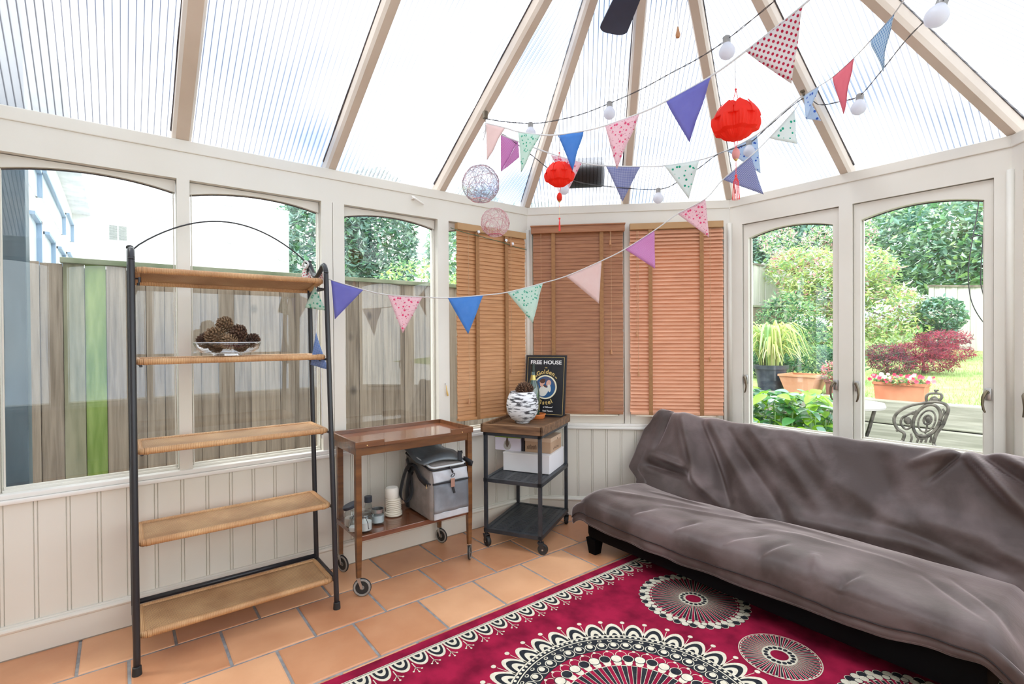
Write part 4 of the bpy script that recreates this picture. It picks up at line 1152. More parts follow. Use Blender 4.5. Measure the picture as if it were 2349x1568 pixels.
for i in range(NU + 1):
    u_ = i / NU; x = lerp(XL, XRt, u_)
    e0 = max(0, (.755 - x) / .145); e1 = max(0, (x - 2.41) / .16)      # how far past the ends
    for j in range(NV + 1):
        v_ = j / NV
        y, z, s_, tot = prof_interp(seat_P, v_)
        hz = hem_z(x)
        top = .175 + .02 + .0 * x
        zz = hz + z * (.345 + .012 * math.sin(x * 4.2) - hz) / .168
        d = fb(x, y, z, 3.0) * .012 + fb(x + 5, y, z, 8.0) * .005
        for f in sfl: d += 1.3 * fold(x, y, *f)
        k = min(1, s_ / .05)
        zz += d * k
        yy = y - (d * .5 if z < .12 else 0) + .010 * math.sin(x * 21 + 2 * math.sin(x * 5)) * max(0, 1 - s_ / .10) * .6
        # hem seam
        if abs(s_ - .038) < .006: yy += .004
        if s_ < .006: yy += .006
        # ends droop
        xx = x
        dr = (e0 ** 1.8) * .135 + (e1 ** 1.6) * .20
        zz -= dr * (0.55 if s_ < .12 else 1)
        if e0 > 0: yy += e0 * .03 * (1 if y < 0 else .3); xx += (.02 * e0 * (y + .2) / .5)
        if e1 > 0: yy += -.0 * e1
        zz = max(zz, .10)
        if x > SX0 - .0 and x < SX1 and y > -.15: zz = max(zz, .284)
        vs.append((xx, yy, zz))
        if jseam is None and s_ > .048: jseam = j
        if j == jseam: seam.append((xx, yy - .0035, zz))
        if j == 0: edge.append((xx, yy - .001, zz))
mb.add(vs, [(i * (NV + 1) + j, (i + 1) * (NV + 1) + j, (i + 1) * (NV + 1) + j + 1, i * (NV + 1) + j + 1) for i in range(NU) for j in range(NV)])
sc_ = mb.build('seat_throw', suede, sofa, world=True, smooth=True, solid=.005)
seamm = mat('dark_seam', (.018, .012, .012), .9)
s2_ = MB(); s2_.tube(seam, .0022, 6); s2_.build('stitched_seam', seamm, sc_, world=True, smooth=True)
s2_ = MB(); s2_.tube(edge, .0055, 8); s2_.build('hem_edge', suede, sc_, world=True, smooth=True)
sc_['label'] = 'crumpled brown suede throw over the seat with a stitched hem'
# back cover
mb = MB(); vs = []; NU, NV = 240, 80
back_P = sm([(.330, .255), (.345, .30), (.385, .37), (.43, .45), (.475, .55), (.515, .65), (.54, .705), (.565, .728), (.60, .72), (.622, .66), (.632, .50)])
topz = lambda x: pw(x, [.64, .70, .86, 1.09, 1.5, 1.9, 2.2, 2.42, 2.6], [-.012, .020, .016, .004, -.004, 0, .004, .018, .022])
bfl = [(1.30, .74, 1.50, .55, .03, .007), (1.42, .70, 1.78, .36, .035, .008), (1.62, .74, 1.72, .60, .02, .006), (1.78, .55, 2.1, .38, .04, .007), (1.15, .72, 1.38, .50, .025, -.006), (2.35, .40, 2.55, .36, .02, .008), (.86, .745, 1.10, .36, .045, .016), (.98, .74, 1.28, .33, .030, -.014), (1.05, .74, 1.45, .34, .05, .014), (1.25, .60, 1.62, .30, .03, -.010), (.72, .47, 1.0, .44, .018, .014), (.70, .42, 1.02, .40, .02, -.014), (.78, .74, .73, .52, .018, -.010), (1.02, .42, 1.25, .30, .03, .014),
       (1.5, .73, 1.85, .45, .06, .010), (1.9, .74, 2.0, .5, .05, -.008), (2.22, .745, 2.06, .66, .016, .012), (2.23, .745, 2.12, .60, .012, -.010), (2.24, .745, 2.40, .56, .020, .016), (2.25, .745, 2.50, .60, .016, -.014), (2.24, .745, 2.48, .50, .022, .012), (2.3, .745, 2.55, .64, .014, .012), (2.1, .45, 2.45, .42, .04, .012), (1.6, .33, 2.3, .36, .03, .012), (2.0, .4, 2.4, .33, .02, -.008)]
for i in range(NU + 1):
    u_ = i / NU
    for j in range(NV + 1):
        v_ = j / NV
        y, z, s_, tot = prof_interp(back_P, v_)
        # left edge leans outward low down and in at the top
        xl = pw(z, [.25, .31, .38, .48, .60, .70, .75], [.72, .675, .575, .585, .60, .645, .70]) if y < .57 else .70
        xr = 2.58
        x = lerp(xl, xr, u_)
        d = fb(x, y, z + 9, 2.5) * .010 + fb(x, y + 3, z, 7.0) * .004
        if y < .60:
            for f in bfl: d += 2.6 * fold(x, z, *f)
        nx = -0.9; yy = y + nx * d; zz = z + d * .4 + topz(x) * max(0, min(1, (z - .45) / .25)) + (.006 if u_ < .04 else 0)
        if z > .68: zz += .003 * math.sin(x * 30)
        if z < .36: yy += .02 * math.sin(x * 6)*(.36 - z) / .1
        lim = x - .012 if x < .97 else 9
        yy = min(yy, lim)
        vs.append((x, yy, zz))
mb.add(vs, [(i * (NV + 1) + j, (i + 1) * (NV + 1) + j, (i + 1) * (NV + 1) + j + 1, i * (NV + 1) + j + 1) for i in range(NU) for j in range(NV)])
bc_ = mb.build('back_throw', suede, sofa, world=True, smooth=True, solid=.005)
bc_['label'] = 'brown suede throw pulled into diagonal folds over the backrest'

# ------------------------------------------------------------------ rug
red = bpy.data.materials.new('crimson_pile'); red.use_nodes = True
nt = red.node_tree; L = nt.links.new; b = nt.nodes['Principled BSDF']; b.inputs['Roughness'].default_value = .95; b.inputs['Specular IOR Level'].default_value = .1
tc = N(nt, 'ShaderNodeTexCoord'); n1 = N(nt, 'ShaderNodeTexNoise', Scale=9.0, Detail=8.0); L(tc.outputs['Object'], n1.inputs['Vector'])
r = N(nt, 'ShaderNodeValToRGB'); e = r.color_ramp.elements; e[0].position = .32; e[0].color = (.15, .005, .024, 1); e[1].position = .62; e[1].color = (.34, .012, .050, 1)
L(n1.outputs['Fac'], r.inputs['Fac']); L(r.outputs[0], b.inputs['Base Color'])
n2 = N(nt, 'ShaderNodeTexNoise', Scale=500.0); L(tc.outputs['Object'], n2.inputs['Vector']); bp = N(nt, 'ShaderNodeBump', Strength=.5, Distance=.002); L(n2.outputs['Fac'], bp.inputs['Height']); L(bp.outputs[0], b.inputs['Normal'])
cream = mat('cream_pile', (.66, .60, .47), .95, col2=(.74, .69, .56), scale=60, bump=.4, bscale=400, spec=.1)
black = mat('charcoal_pile', (.018, .020, .026), .95, bump=.4, bscale=400, scale=60, col2=(.03, .034, .04), spec=.1)
RX0, RX1, RY0, RY1 = .912, 2.50, -2.15, .235
RZ = .0085
mb = MB(); mb.box((RX0, RY0, .0005), (RX1, RY1, RZ), 0, bev=.002)
def ell(cx, cy, rx_, ry_, lv, m, rot=0, n=18, a0=0, a1=2 * PI):
    full = abs(a1 - a0 - 2 * PI) < 1e-6
    c, s = math.cos(rot), math.sin(rot); z = RZ + .00022 * lv
    pts = []
    for k in range(n if full else n + 1):
        a = a0 + (a1 - a0) * k / n; ex, ey = rx_ * math.cos(a), ry_ * math.sin(a); pts.append((cx + ex * c - ey * s, cy + ex * s + ey * c, z))
    mb.add(pts, [tuple(range(len(pts)))], m)
def rngp(cx, cy, r0, r1, lv, m, n=96):
    z = RZ + .00022 * lv; vs = []
    for k in range(n):
        a = 2 * PI * k / n; vs += [(cx + r0 * math.cos(a), cy + r0 * math.sin(a), z), (cx + r1 * math.cos(a), cy + r1 * math.sin(a), z)]
    mb.add(vs, [(2 * k, 2 * k + 1, (2 * k + 3) % (2 * n), (2 * k + 2) % (2 * n)) for k in range(n)], m)
def rect(x0, y0, x1, y1, lv, m):
    z = RZ + .00022 * lv; mb.add([(x0, y0, z), (x1, y0, z), (x1, y1, z), (x0, y1, z)], [(0, 1, 2, 3)], m)
def line(x0, y0, x1, y1, w0, w1, lv, m):
    d = Vector((x1 - x0, y1 - y0)); 
    if d.length < 1e-6: return
    n_ = Vector((-d.y, d.x)).normalized(); z = RZ + .00022 * lv
    mb.add([(x0 - n_.x * w0, y0 - n_.y * w0, z), (x1 - n_.x * w1, y1 - n_.y * w1, z), (x1 + n_.x * w1, y1 + n_.y * w1, z), (x0 + n_.x * w0, y0 + n_.y * w0, z)], [(0, 1, 2, 3)], m)
Cm, Bm = 1, 2
# scalloped border along all four sides
def petal(cx, cy, ang, w, l, out_m=(1, 2, 1, 2), lv=2):
    """nested arches growing from (cx,cy) towards ang"""
    for i, (k, m_) in enumerate(zip((1, .80, .55, .30), out_m)):
        rx_, ry_ = l * k, w * k
        ell(cx, cy, rx_, ry_, lv + i, m_, rot=ang, n=14, a0=-PI / 2, a1=PI / 2)
def side(p0, p1, inn):
    p0, p1, inn = Vector(p0), Vector(p1), Vector(inn); d = p1 - p0; Ln = d.length; t = d / Ln
    n_ = round(Ln / .0768); st = Ln / n_
    ang = math.atan2(inn.y, inn.x)
    def P(s, k): return p0 + t * s + inn * k
    for (k0, k1, m_, lv) in ((0, .016, Cm, 6), (.004, .0065, Bm, 7)):
        a, b_, c_, d_ = P(0, k0), P(Ln, k0), P(Ln, k1), P(0, k1); z = RZ + .00022 * lv
        mb.add([(a.x, a.y, z), (b_.x, b_.y, z), (c_.x, c_.y, z), (d_.x, d_.y, z)], [(0, 1, 2, 3)], m_)
    for i in range(n_):
        c_ = P((i + .5) * st, .014)
        petal(c_.x, c_.y, ang, st * .47, .070)
        e_ = P((i + 1) * st, .050)
        tip = P((i + 1) * st, .092)
        if i < n_ - 1:
            line(e_.x, e_.y, tip.x, tip.y, .0018, .0018, 2, Cm)
            for o_ in (-1, 0, 1):
                q_ = P((i + 1) * st + o_ * .017, .100 + (.012 if o_ == 0 else 0)); line(tip.x - inn.x * .01, tip.y - inn.y * .01, q_.x, q_.y, .0012, .0012, 2, Cm); ell(q_.x, q_.y, .0042, .0042, 3, Cm, n=8)
I_ = .050
side((RX0 + I_, RY1 - I_), (RX0 + I_, RY0 + I_), (1, 0)); side((RX1 - I_, RY0 + I_), (RX1 - I_, RY1 - I_), (-1, 0))
side((RX0 + I_, RY0 + I_), (RX1 - I_, RY0 + I_), (0, 1)); side((RX1 - I_, RY1 - I_), (RX0 + I_, RY1 - I_), (0, -1))
def spokes(cx, cy, r0, r1, n, w0, w1, m_=Bm, lv=3):
    for k in range(n):
        a = 2 * PI * (k + .5) / n; ca, sa = math.cos(a), math.sin(a)
        line(cx + r0 * ca, cy + r0 * sa, cx + r1 * ca, cy + r1 * sa, w0 + .0018, w1 + .0018, lv, Cm)
        line(cx + r0 * ca, cy + r0 * sa, cx + (r1 - .004) * ca, cy + (r1 - .004) * sa, w0, w1, lv + 1, m_)
def beads(cx, cy, R, n, r_, ms, lv=5, off=0, rim=.0022):
    for k in range(n):
        a = 2 * PI * (k + off) / n; x, y = cx + R * math.cos(a), cy + R * math.sin(a); m_ = ms[k % len(ms)]
        ell(x, y, r_ + rim, r_ + rim, lv, Cm if m_ == Bm else Bm, n=14); ell(x, y, r_, r_, lv + 1, m_, n=14)
# great medallion
mx_, my_ = 1.705, -.957
for k in range(36):
    a = 2 * PI * k / 36; petal(mx_ + .425 * math.cos(a), my_ + .425 * math.sin(a), a, .043, .100)
    a2 = a + PI / 36; ell(mx_ + .535 * math.cos(a2), my_ + .535 * math.sin(a2), .010, .010, 2, Cm, n=10)
    line(mx_ + .44 * math.cos(a2), my_ + .44 * math.sin(a2), mx_ + .52 * math.cos(a2), my_ + .52 * math.sin(a2), .0012, .0012, 1, Cm)
ell(mx_, my_, .440, .440, 6, Cm, n=96)
ell(mx_, my_, .433, .433, 7, Bm, n=96)
beads(mx_, my_, .427, 120, .006, [Cm], 8, rim=.002)
rngp(mx_, my_, .412, .4165, 9, Cm)
for k in range(60):
    a = 2 * PI * k / 60; ell(mx_ + .400 * math.cos(a), my_ + .400 * math.sin(a), .0075, .0095, 9, Cm, rot=a, n=10); ell(mx_ + .401 * math.cos(a), my_ + .401 * math.sin(a), .0045, .006, 10, Bm, rot=a, n=10)
for k in range(48):
    a = 2 * PI * k / 48; x, y = mx_ + .366 * math.cos(a), my_ + .366 * math.sin(a)
    ell(x, y, .0225, .0225, 9, Cm, n=16); ell(x, y, .0195, .0195, 10, Bm, n=16); ell(mx_ + .372 * math.cos(a), my_ + .372 * math.sin(a), .012, .012, 11, Cm, n=14)
ell(mx_, my_, .338, .338, 12, 0, n=96)
for k in range(40):
    a = 2 * PI * k / 40; rr1 = .308
    x, y = mx_ + rr1 * math.cos(a + PI / 40), my_ + rr1 * math.sin(a + PI / 40)
    ell(x, y, .022, .022, 13, Cm, n=14); ell(x, y, .0195, .0195, 14, 0, n=14); ell(mx_ + .330 * math.cos(a + PI / 40), my_ + .330 * math.sin(a + PI / 40), .006, .006, 15, Cm, n=8)
for k in range(40):
    a = 2 * PI * k / 40; x, y = mx_ + .283 * math.cos(a), my_ + .283 * math.sin(a)
    ell(x, y, .0225, .0225, 16, Cm if k % 2 else Bm, n=16); ell(x, y, .0195, .0195, 17, Bm if k % 2 else Cm, n=16)
    x, y = mx_ + .264 * math.cos(a), my_ + .264 * math.sin(a); ell(x, y, .021, .016, 15, Bm, rot=a, n=14); ell(x - .004 * math.cos(a), y - .004 * math.sin(a), .019, .015, 15.5, Cm, rot=a, n=14)
spokes(mx_, my_, .10, .245, 40, .0015, .0095, Bm, 13)
ell(mx_, my_, .10, .10, 18, Cm, n=40); ell(mx_, my_, .085, .085, 19, Bm, n=40); beads(mx_, my_, .07, 16, .010, [Cm], 20); ell(mx_, my_, .045, .045, 22, 0, n=30)
def medal(cx, cy, R, chain):
    if chain:
        n = 44
        for k in range(n):
            a = 2 * PI * k / n
            for q_, rr2, s_ in ((0, R - .014, .0165), (1, R - .036, .0135)):
                x, y = cx + rr2 * math.cos(a + q_ * PI / n), cy + rr2 * math.sin(a + q_ * PI / n)
                ell(x, y, s_ + .0012, s_ + .0012, 3 + q_ * 2, Cm if (k % 2) else Bm, n=12); ell(x, y, s_ - .0014, s_ - .0014, 4 + q_ * 2, Bm if (k % 2 and q_ == 0) else Cm, n=12)
        spokes(cx, cy, .06, R - .052, 44, .0012, .0062, Bm, 7)
    else:
        rngp(cx, cy, R - .0035, R, 7, Cm, 64); spokes(cx, cy, .05, R - .006, 44, .0006, .0042, Bm, 4)
    r0 = .062 if not chain else .065
    ell(cx, cy, r0, r0, 10, Cm, n=32)
    for k in range(16):
        a = 2 * PI * k / 16; ell(cx + (r0 - .014) * math.cos(a), cy + (r0 - .014) * math.sin(a), .0085, .0085, 11, Bm, n=12)
    ell(cx, cy, r0 - .030, r0 - .030, 12, 0, n=24)
medal(1.403, -.163, .245, True); medal(1.850, -.282, .145, False); medal(2.285, -.25, .235, True); medal(1.22, -1.70, .20, True); medal(2.2, -1.70, .20, True)
rg = mb.build('rug', [red, cream, black])
rg.location.z = .0005; tag(rg, 'crimson patterned rug with cream and black medallions under the sofa front', 'rug')

# ------------------------------------------------------------------ venetian blinds
def blind(T, s0, s1, ztop, zbot, wood_, tapes, tilt, label, valance, lab_extra='', stack=0, n0=.018, pulls=()):
    th = thing('venetian_blind', T @ Vector(((s0 + s1) / 2, n0, zbot)), 0, label, 'blind')
    mb = MB(T)
    if valance: mb.box((s0 - .012, n0 - .002, ztop - .05), (s1 + .012, n0 + .046, ztop), bev=.003); mb.box((s0 - .016, n0 + .002, ztop - .005), (s1 + .016, n0 + .054, ztop + .004), bev=.002)
    else: mb.box((s0, n0 - .004, ztop - .042), (s1, n0 + .034, ztop), bev=.002)
    mb.build('headrail', wood_ if valance else M['rail'], th, world=True)
    mb = MB(T); zt = ztop - .060; n = int(round((zt - zbot - .03) / .0245)); p = (zt - zbot - .03) / n; hw = .0165
    ct, st = math.cos(tilt), math.sin(tilt)
    for i in range(n + 1):
        z = zt - i * p; cc = n0 + .016; a = rnd.uniform(-.04, .04)
        ct, st = math.cos(tilt + a), math.sin(tilt + a)
        d1 = Vector((0, hw * ct, -hw * st)); d2 = Vector((0, .0013 * st, .0013 * ct))
        e0 = rnd.uniform(-.002, .002)
        A = [Vector((s0 + e0, cc, z)), Vector((s1 + e0, cc, z))]
        vs = []
        for q_ in A: vs += [q_ - d1 - d2, q_ + d1 - d2, q_ + d1 + d2, q_ - d1 + d2]
        mb.add(vs, [(0, 1, 5, 4), (1, 2, 6, 5), (2, 3, 7, 6), (3, 0, 4, 7), (3, 2, 1, 0), (4, 5, 6, 7)])
    recalc(mb.build('slats', wood_, th, world=True))
    mb = MB(T); mb.box((s0 + .002, n0, zbot), (s1 - .002, n0 + .034, zbot + .018), bev=.003); mb.build('bottom_rail', wood_, th, world=True)
    for s_ in tapes:
        mb = MB(T)
        nn = 2 * n; vs = []
        mb.box((s_ - .013, n0 + .033, zbot - .001), (s_ + .013, n0 + .0345, ztop - .045))
        mb.build('ladder_tape', M['tape'], th, world=True)
    for (s_, z) in pulls:
        mb = MB(T); mb.tube([(s_, n0 + .040, ztop - .05), (s_ + .001, n0 + .041, (z + ztop) / 2), (s_, n0 + .040, z + .01)], .0012, 5); cd_ = mb.build('pull_cord', M['cordc'], th, world=True)
        mb = MB(T); mb.lathe([(.001, .035), (.004, .034), (.0075, .012), (.008, .002), (.001, 0)], (s_, n0 + .040, z - .02), 12); mb.build('cord_tassel', M['tassel'], cd_, world=True, smooth=40)
    return th
M['rail'] = mat('tan_headrail', (.40, .22, .09), .5, col2=(.46, .27, .12), scale=4)
M['tape'] = mat('brown_ladder_tape', (.30, .14, .055), .8, col2=(.36, .18, .07), scale=60)
M['cordc'] = mat('tan_cord', (.50, .32, .18), .8); M['tassel'] = woodmat('tassel_wood', (.42, .19, .08), (.55, .28, .14), (5, 5, 1), 8, .5)
wA = woodmat('slat_wood', (.44, .20, .075), (.56, .28, .12), (1, 1, 10), 7, .45)  # same wood on all three blinds; light on the slats painted as tone
wB = woodmat('slat_wood_shaded', (.29, .112, .047), (.39, .172, .077), (1, 1, 10), 7, .42)  # same wood, shade painted into the colour
wC = woodmat('slat_wood_lit', (.60, .28, .16), (.72, .37, .23), (1, 1, 10), 7, .45)  # same wood, lighter look of the tilted slats painted in
TL_, TB_ = WALLS['left'][0], WALLS['bay_left'][0]
blind(TL_, 3.5 - .603, 3.5 - .052, 1.958, .715, wA, (3.5 - .456, 3.5 - .222), 1.35, 'honey-brown wooden venetian blind on the left wall beside the corner', False, pulls=((3.5 - .19, 1.87), (3.5 - .19, 1.02), (3.5 - .53, .84)))
blind(TB_, .044, .655, 2.004, .712, wB, (.184, .512), 1.42, 'darker wooden venetian blind with a boxed valance behind the pub sign', True, pulls=((.57, 1.88), (.575, 1.14), (.10, 1.0)))
blind(TB_, .702, 1.308, 2.004, .712, wC, (.836, 1.168), 0.98, 'pinkish-brown venetian blind with open slats behind the sofa end', False, pulls=((.745, 1.26), (.755, .99), (1.22, 1.09)))
# strip of fairy lights along the honey blind
mb = MB(TL_); P = bez([(3.5 - .66, .060, 1.915), (3.5 - .55, .058, 1.898), (3.5 - .45, .058, 1.890), (3.5 - .36, .058, 1.880), (3.5 - .25, .058, 1.868), (3.5 - .15, .058, 1.850), (3.5 - .05, .056, 1.842)], 8)
fairy = thing('fairy_lights', TL_ @ Vector((3.16, .058, 1.87)), 0, 'thin green wire of star fairy lights across the honey-brown blind', 'string lights')
mb.tube(P, .0022, 5); mb.build('wire', mat('green_wire', (.04, .12, .06), .5), fairy, world=True)
for (s_, z) in ((3.045, 1.915), (3.265, 1.885), (3.32, 1.868)):
    mb = MB(TL_ @ Matrix.Translation((s_, .062, z)) @ Matrix.Rotation(-PI / 2, 4, 'X')); pts = []
    for k in range(10):
        rr3 = .012 if k % 2 == 0 else .007; pts.append((rr3 * math.cos(PI / 2 + k * PI / 5), rr3 * math.sin(PI / 2 + k * PI / 5), 0))
    mb.prism(pts, (0, 0, .006)); st_ = recalc(mb.build('star_light', mat('star_white', (.85, .85, .9), .3), fairy, world=True))
    mb = MB(TL_); mb.tube([(s_, .050, z + .004), (s_, .062, z)], .006, 8); mb.build('light_socket', M['black'], st_, world=True)
# white latch on the beam and the hook with a yellow tassel
mb = MB(TL_); s_ = 3.5 - .86; mb.tube([(s_ - .03, .01, 2.075), (s_ - .02, .022, 2.068), (s_ + .02, .020, 2.050), (s_ + .04, .014, 2.044)], .006, 8); mb.box((s_ - .035, -.001, 2.063), (s_ - .015, .012, 2.085), bev=.002)
tag(mb.build('wall_hook', M['paint_w'], smooth=40), 'small white hook screwed to the eaves beam above the left wall', 'hook')
kt = thing('hook_tassel', TL_ @ Vector((3.5 - .672, 0, .90)), 0, 'tiny brass hook with a yellow tassel on the white post by the honey blind', 'hook')
mb = MB(TL_); s_ = 3.5 - .672; mb.tube([(s_, -.002, .955), (s_, .012, .952), (s_, .014, .942)], .002, 6); mb.build('hook_pin', M['steel'], kt, world=True)
mb = MB(TL_); mb.tube([(s_, .014, .945), (s_ + .004, .013, .92), (s_ + .010, .011, .895), (s_ + .014, .012, .878)], [.002, .003, .005, .005], 7); mb.build('tassel', mat('yellow_thread', (.75, .50, .15), .8), kt, world=True, smooth=True)

# ------------------------------------------------------------------ bunting
white_tape = mat('white_bias_tape', (.80, .80, .80), .85, trans=.3)
PT = {
 'palepink': uvpat('pale_pink_cotton', 'plain', (.86, .68, .66), (.90, .76, .73), 1),
 'mint': uvpat('mint_floral_cotton', 'floral', (.68, .84, .76), (.14, .52, .38), 62, thr=.34, c=(.80, .86, .82)),
 'blue': uvpat('bright_blue_cotton', 'plain', (.10, .32, .74), (.18, .42, .82), 1),
 'pinkfloral': uvpat('pink_floral_cotton', 'floral', (.90, .68, .73), (.82, .12, .28), 55, thr=.30, c=(.62, .30, .36)),
 'violet': uvpat('violet_cotton', 'plain', (.25, .25, .64), (.32, .32, .70), 1),
 'polka': uvpat('white_red_polka_cotton', 'dots', (.84, .82, .82), (.60, .04, .10), 58, thr=.27),
 'magenta': uvpat('magenta_gingham_cotton', 'gingham', (.90, .66, .86), (.58, .10, .48), 230),
 'navy': uvpat('navy_gingham_cotton', 'gingham', (.74, .77, .88), (.04, .07, .38), 170),
 'mintwhite': uvpat('white_green_floral_cotton', 'floral', (.84, .89, .87), (.05, .48, .33), 42, thr=.27),
 'blueflor': uvpat('blue_floral_cotton', 'floral', (.64, .76, .90), (.08, .20, .62), 48, thr=.30, c=(.74, .80, .88)),
 'redplain': uvpat('coral_pink_cotton', 'plain', (.84, .26, .34), (.90, .36, .42), 1),
 'bluedot': uvpat('pale_blue_dotted_cotton', 'dots', (.66, .79, .88), (.12, .32, .60), 75, thr=.28),
 'bluegingham': uvpat('blue_gingham_cotton', 'gingham', (.55, .66, .86), (.07, .20, .55), 200),
}
FL = {'palepink': 'pale pink flag', 'mint': 'mint green floral flag', 'blue': 'bright blue flag', 'pinkfloral': 'pink floral flag', 'violet': 'violet flag', 'polka': 'white flag with red polka dots', 'magenta': 'magenta gingham flag', 'navy': 'navy gingham flag', 'mintwhite': 'white flag with green flowers', 'blueflor': 'blue floral flag', 'redplain': 'coral pink flag', 'bluedot': 'pale blue dotted flag', 'bluegingham': 'blue gingham flag'}
def dpt(P, u):
    if u <= P[0][0]: return P[0][1]
    for i in range(1, len(P)):
        if u <= P[i][0]: return lerp(P[i - 1][1], P[i][1], (u - P[i - 1][0]) / (P[i][0] - P[i - 1][0]))
    return P[-1][1]
def flag(parent, kind, a, b_, c, dp, dt=None, wob=.006, seed=0):
    A, B2, C_ = K(a[0], a[1], dpt(dp, a[0])), K(b_[0], b_[1], dpt(dp, b_[0])), None
    dm = (dpt(dp, a[0]) + dpt(dp, b_[0])) / 2
    C_ = K(c[0], c[1], dt if dt else dm + .01)
    n = 10; vs = []; idx = {}
    nr = (B2 - A).cross(C_ - A).normalized(); uvs = []
    ex = (B2 - A).normalized(); ey = nr.cross(ex)
    for i in range(n + 1):
        for j in range(n + 1 - i):
            p = A + (B2 - A) * (j / n) + (C_ - A) * (i / n)
            w = wob * math.sin(3.1 * j / n * 2 + seed) * math.sin(PI * i / n * .9 + .2 * seed) * min(1, i / 2)
            idx[(i, j)] = len(vs); vs.append(p + nr * w); uvs.append(((p - A).dot(ex), (p - A).dot(ey)))
    fs = []
    for i in range(n):
        for j in range(n - i):
            fs.append((idx[(i, j)], idx[(i, j + 1)], idx[(i + 1, j)]))
            if j < n - i - 1: fs.append((idx[(i, j + 1)], idx[(i + 1, j + 1)], idx[(i + 1, j)]))
    mb = MB(); mb.add(vs, fs)
    o = mb.build('flag', PT[kind], parent, world=True, smooth=True, uvf=lambda vi, V: uvs[vi], solid=.0016)
    o['label'] = FL[kind]
    return o
def tape(parent, pts, dp, r=.0042, name='tape', m=None):
    P = bez([K(u, v, dpt(dp, u)) for u, v in pts], 6)
    mb = MB(); mb.tube(P, r, 6, flat=.4); return mb.build(name, m or white_tape, parent, world=True, smooth=True)
# line A: from the left rafter hook up to the right, near the fan
dA = [(1113, 2.70), (1870, 1.60), (2000, 1.45)]
A_ = thing('bunting', K(1400, 288, 2.2), 0, 'upper bunting of six flags ending in a large polka-dot flag', 'bunting', 'strings of fabric bunting')
tape(A_, [(1113, 282), (1159, 293), (1189, 302), (1240, 309), (1280, 309), (1340, 300), (1388, 288), (1467, 260), (1528, 232), (1630, 175), (1711, 117), (1842, 12), (1900, -45), (1990, -150)], dA)
for i, f in enumerate([('palepink', (1115, 281), (1159, 293), (1117, 367)), ('mint', (1189, 303), (1240, 309), (1195, 395)), ('blue', (1279, 309), (1339, 301), (1313, 392)), ('pinkfloral', (1388, 289), (1467, 261), (1415, 388)), ('violet', (1528, 233), (1630, 177), (1581, 326)), ('polka', (1711, 118), (1842, 13), (1814, 192))]): flag(A_, *f, dA, seed=i)
mb = MB(); p = K(1113, 284, 2.70)
for d in ((-.02, .01, -.06), (.0, -.01, -.05), (-.035, .01, -.075)): mb.tube(bez([p, p + Vector(d) * .5 + Vector((0, .006, 0)), p + Vector(d)], 4), .0022, 5)
mb.build('loose_ends', white_tape, A_, world=True)
# line B: left hook, behind, to the hook on the right rafter
hz = onX(1842, 215, AP.x); dh = (hz - CAM_P).dot(CF)
dB = [(1113, 2.70), (1300, 2.85), (1560, 2.85), (1842, dh), (1843, dh)]
B2_ = thing('bunting', K(1430, 382, 2.85), 0, 'middle bunting sagging behind the small lantern between the two rafter hooks', 'bunting', 'strings of fabric bunting')
tape(B2_, [(1114, 288), (1150, 309), (1190, 325), (1240, 344), (1285, 359), (1335, 373), (1390, 380), (1468, 382), (1524, 380), (1604, 367), (1667, 345), (1737, 308), (1790, 262), (1842, 218)], dB)
for i, f in enumerate([('magenta', (1149, 309), (1188, 325), (1149, 394)), ('pinkfloral', (1263, 355), (1335, 373), (1304, 436)), ('navy', (1390, 381), (1468, 383), (1428, 462)), ('mintwhite', (1524, 380), (1604, 368), (1580, 456)), ('blueflor', (1667, 346), (1737, 309), (1745, 398))]): flag(B2_, *f, dB, seed=i + 3)
f = flag(B2_, 'magenta', (1188, 325), (1150, 393), (1191, 361), dB, seed=1)
# line C: from the rack across the windows, up to the hook and on to the right
dC = [(697, 2.58), (745, 2.42), (900, 2.50), (1250, 2.72), (1500, 2.65), (1720, 2.52), (1842, dh), (1880, dh - .12), (2080, 1.62), (2150, 1.50)]
C_ = thing('bunting', K(1240, 650, 2.72), 0, 'long lower bunting tied to the rattan rack and strung across the blinds', 'bunting', 'strings of fabric bunting')
tape(C_, [(748, 634), (757, 641), (833, 664), (889, 676), (968, 681), (1027, 683), (1108, 677), (1164, 670), (1245, 649), (1299, 633), (1380, 598), (1434, 571), (1500, 529), (1555, 490), (1618, 456), (1659, 411), (1722, 358), (1765, 316), (1823, 252), (1842, 221), (1878, 198), (1910, 177), (1959, 133), (1997, 93), (2051, 32), (2085, -20), (2140, -110)], dC)
for i, f in enumerate([('violet', (759, 641), (834, 664), (768, 732)), ('pinkfloral', (889, 676), (969, 681), (924, 764)), ('blue', (1027, 683), (1108, 678), (1074, 766)), ('mint', (1164, 671), (1245, 650), (1222, 741)), ('palepink', (1299, 634), (1380, 599), (1374, 696)), ('magenta', (1434, 572), (1501, 529), (1503, 616)), ('pinkfloral', (1555, 491), (1618, 456), (1627, 545)), ('navy', (1659, 412), (1722, 358), (1751, 446)), ('mintwhite', (1765, 316), (1823, 253), (1827, 331)), ('blueflor', (1843, 221), (1878, 199), (1850, 273)), ('redplain', (1910, 178), (1959, 134), (1933, 262)), ('bluedot', (1997, 94), (2051, 34), (2022, 165))]): flag(C_, *f, dC, seed=i)
flag(C_, 'blueflor', (1850, 273), (1862, 238), (1884, 277), dC, seed=2)
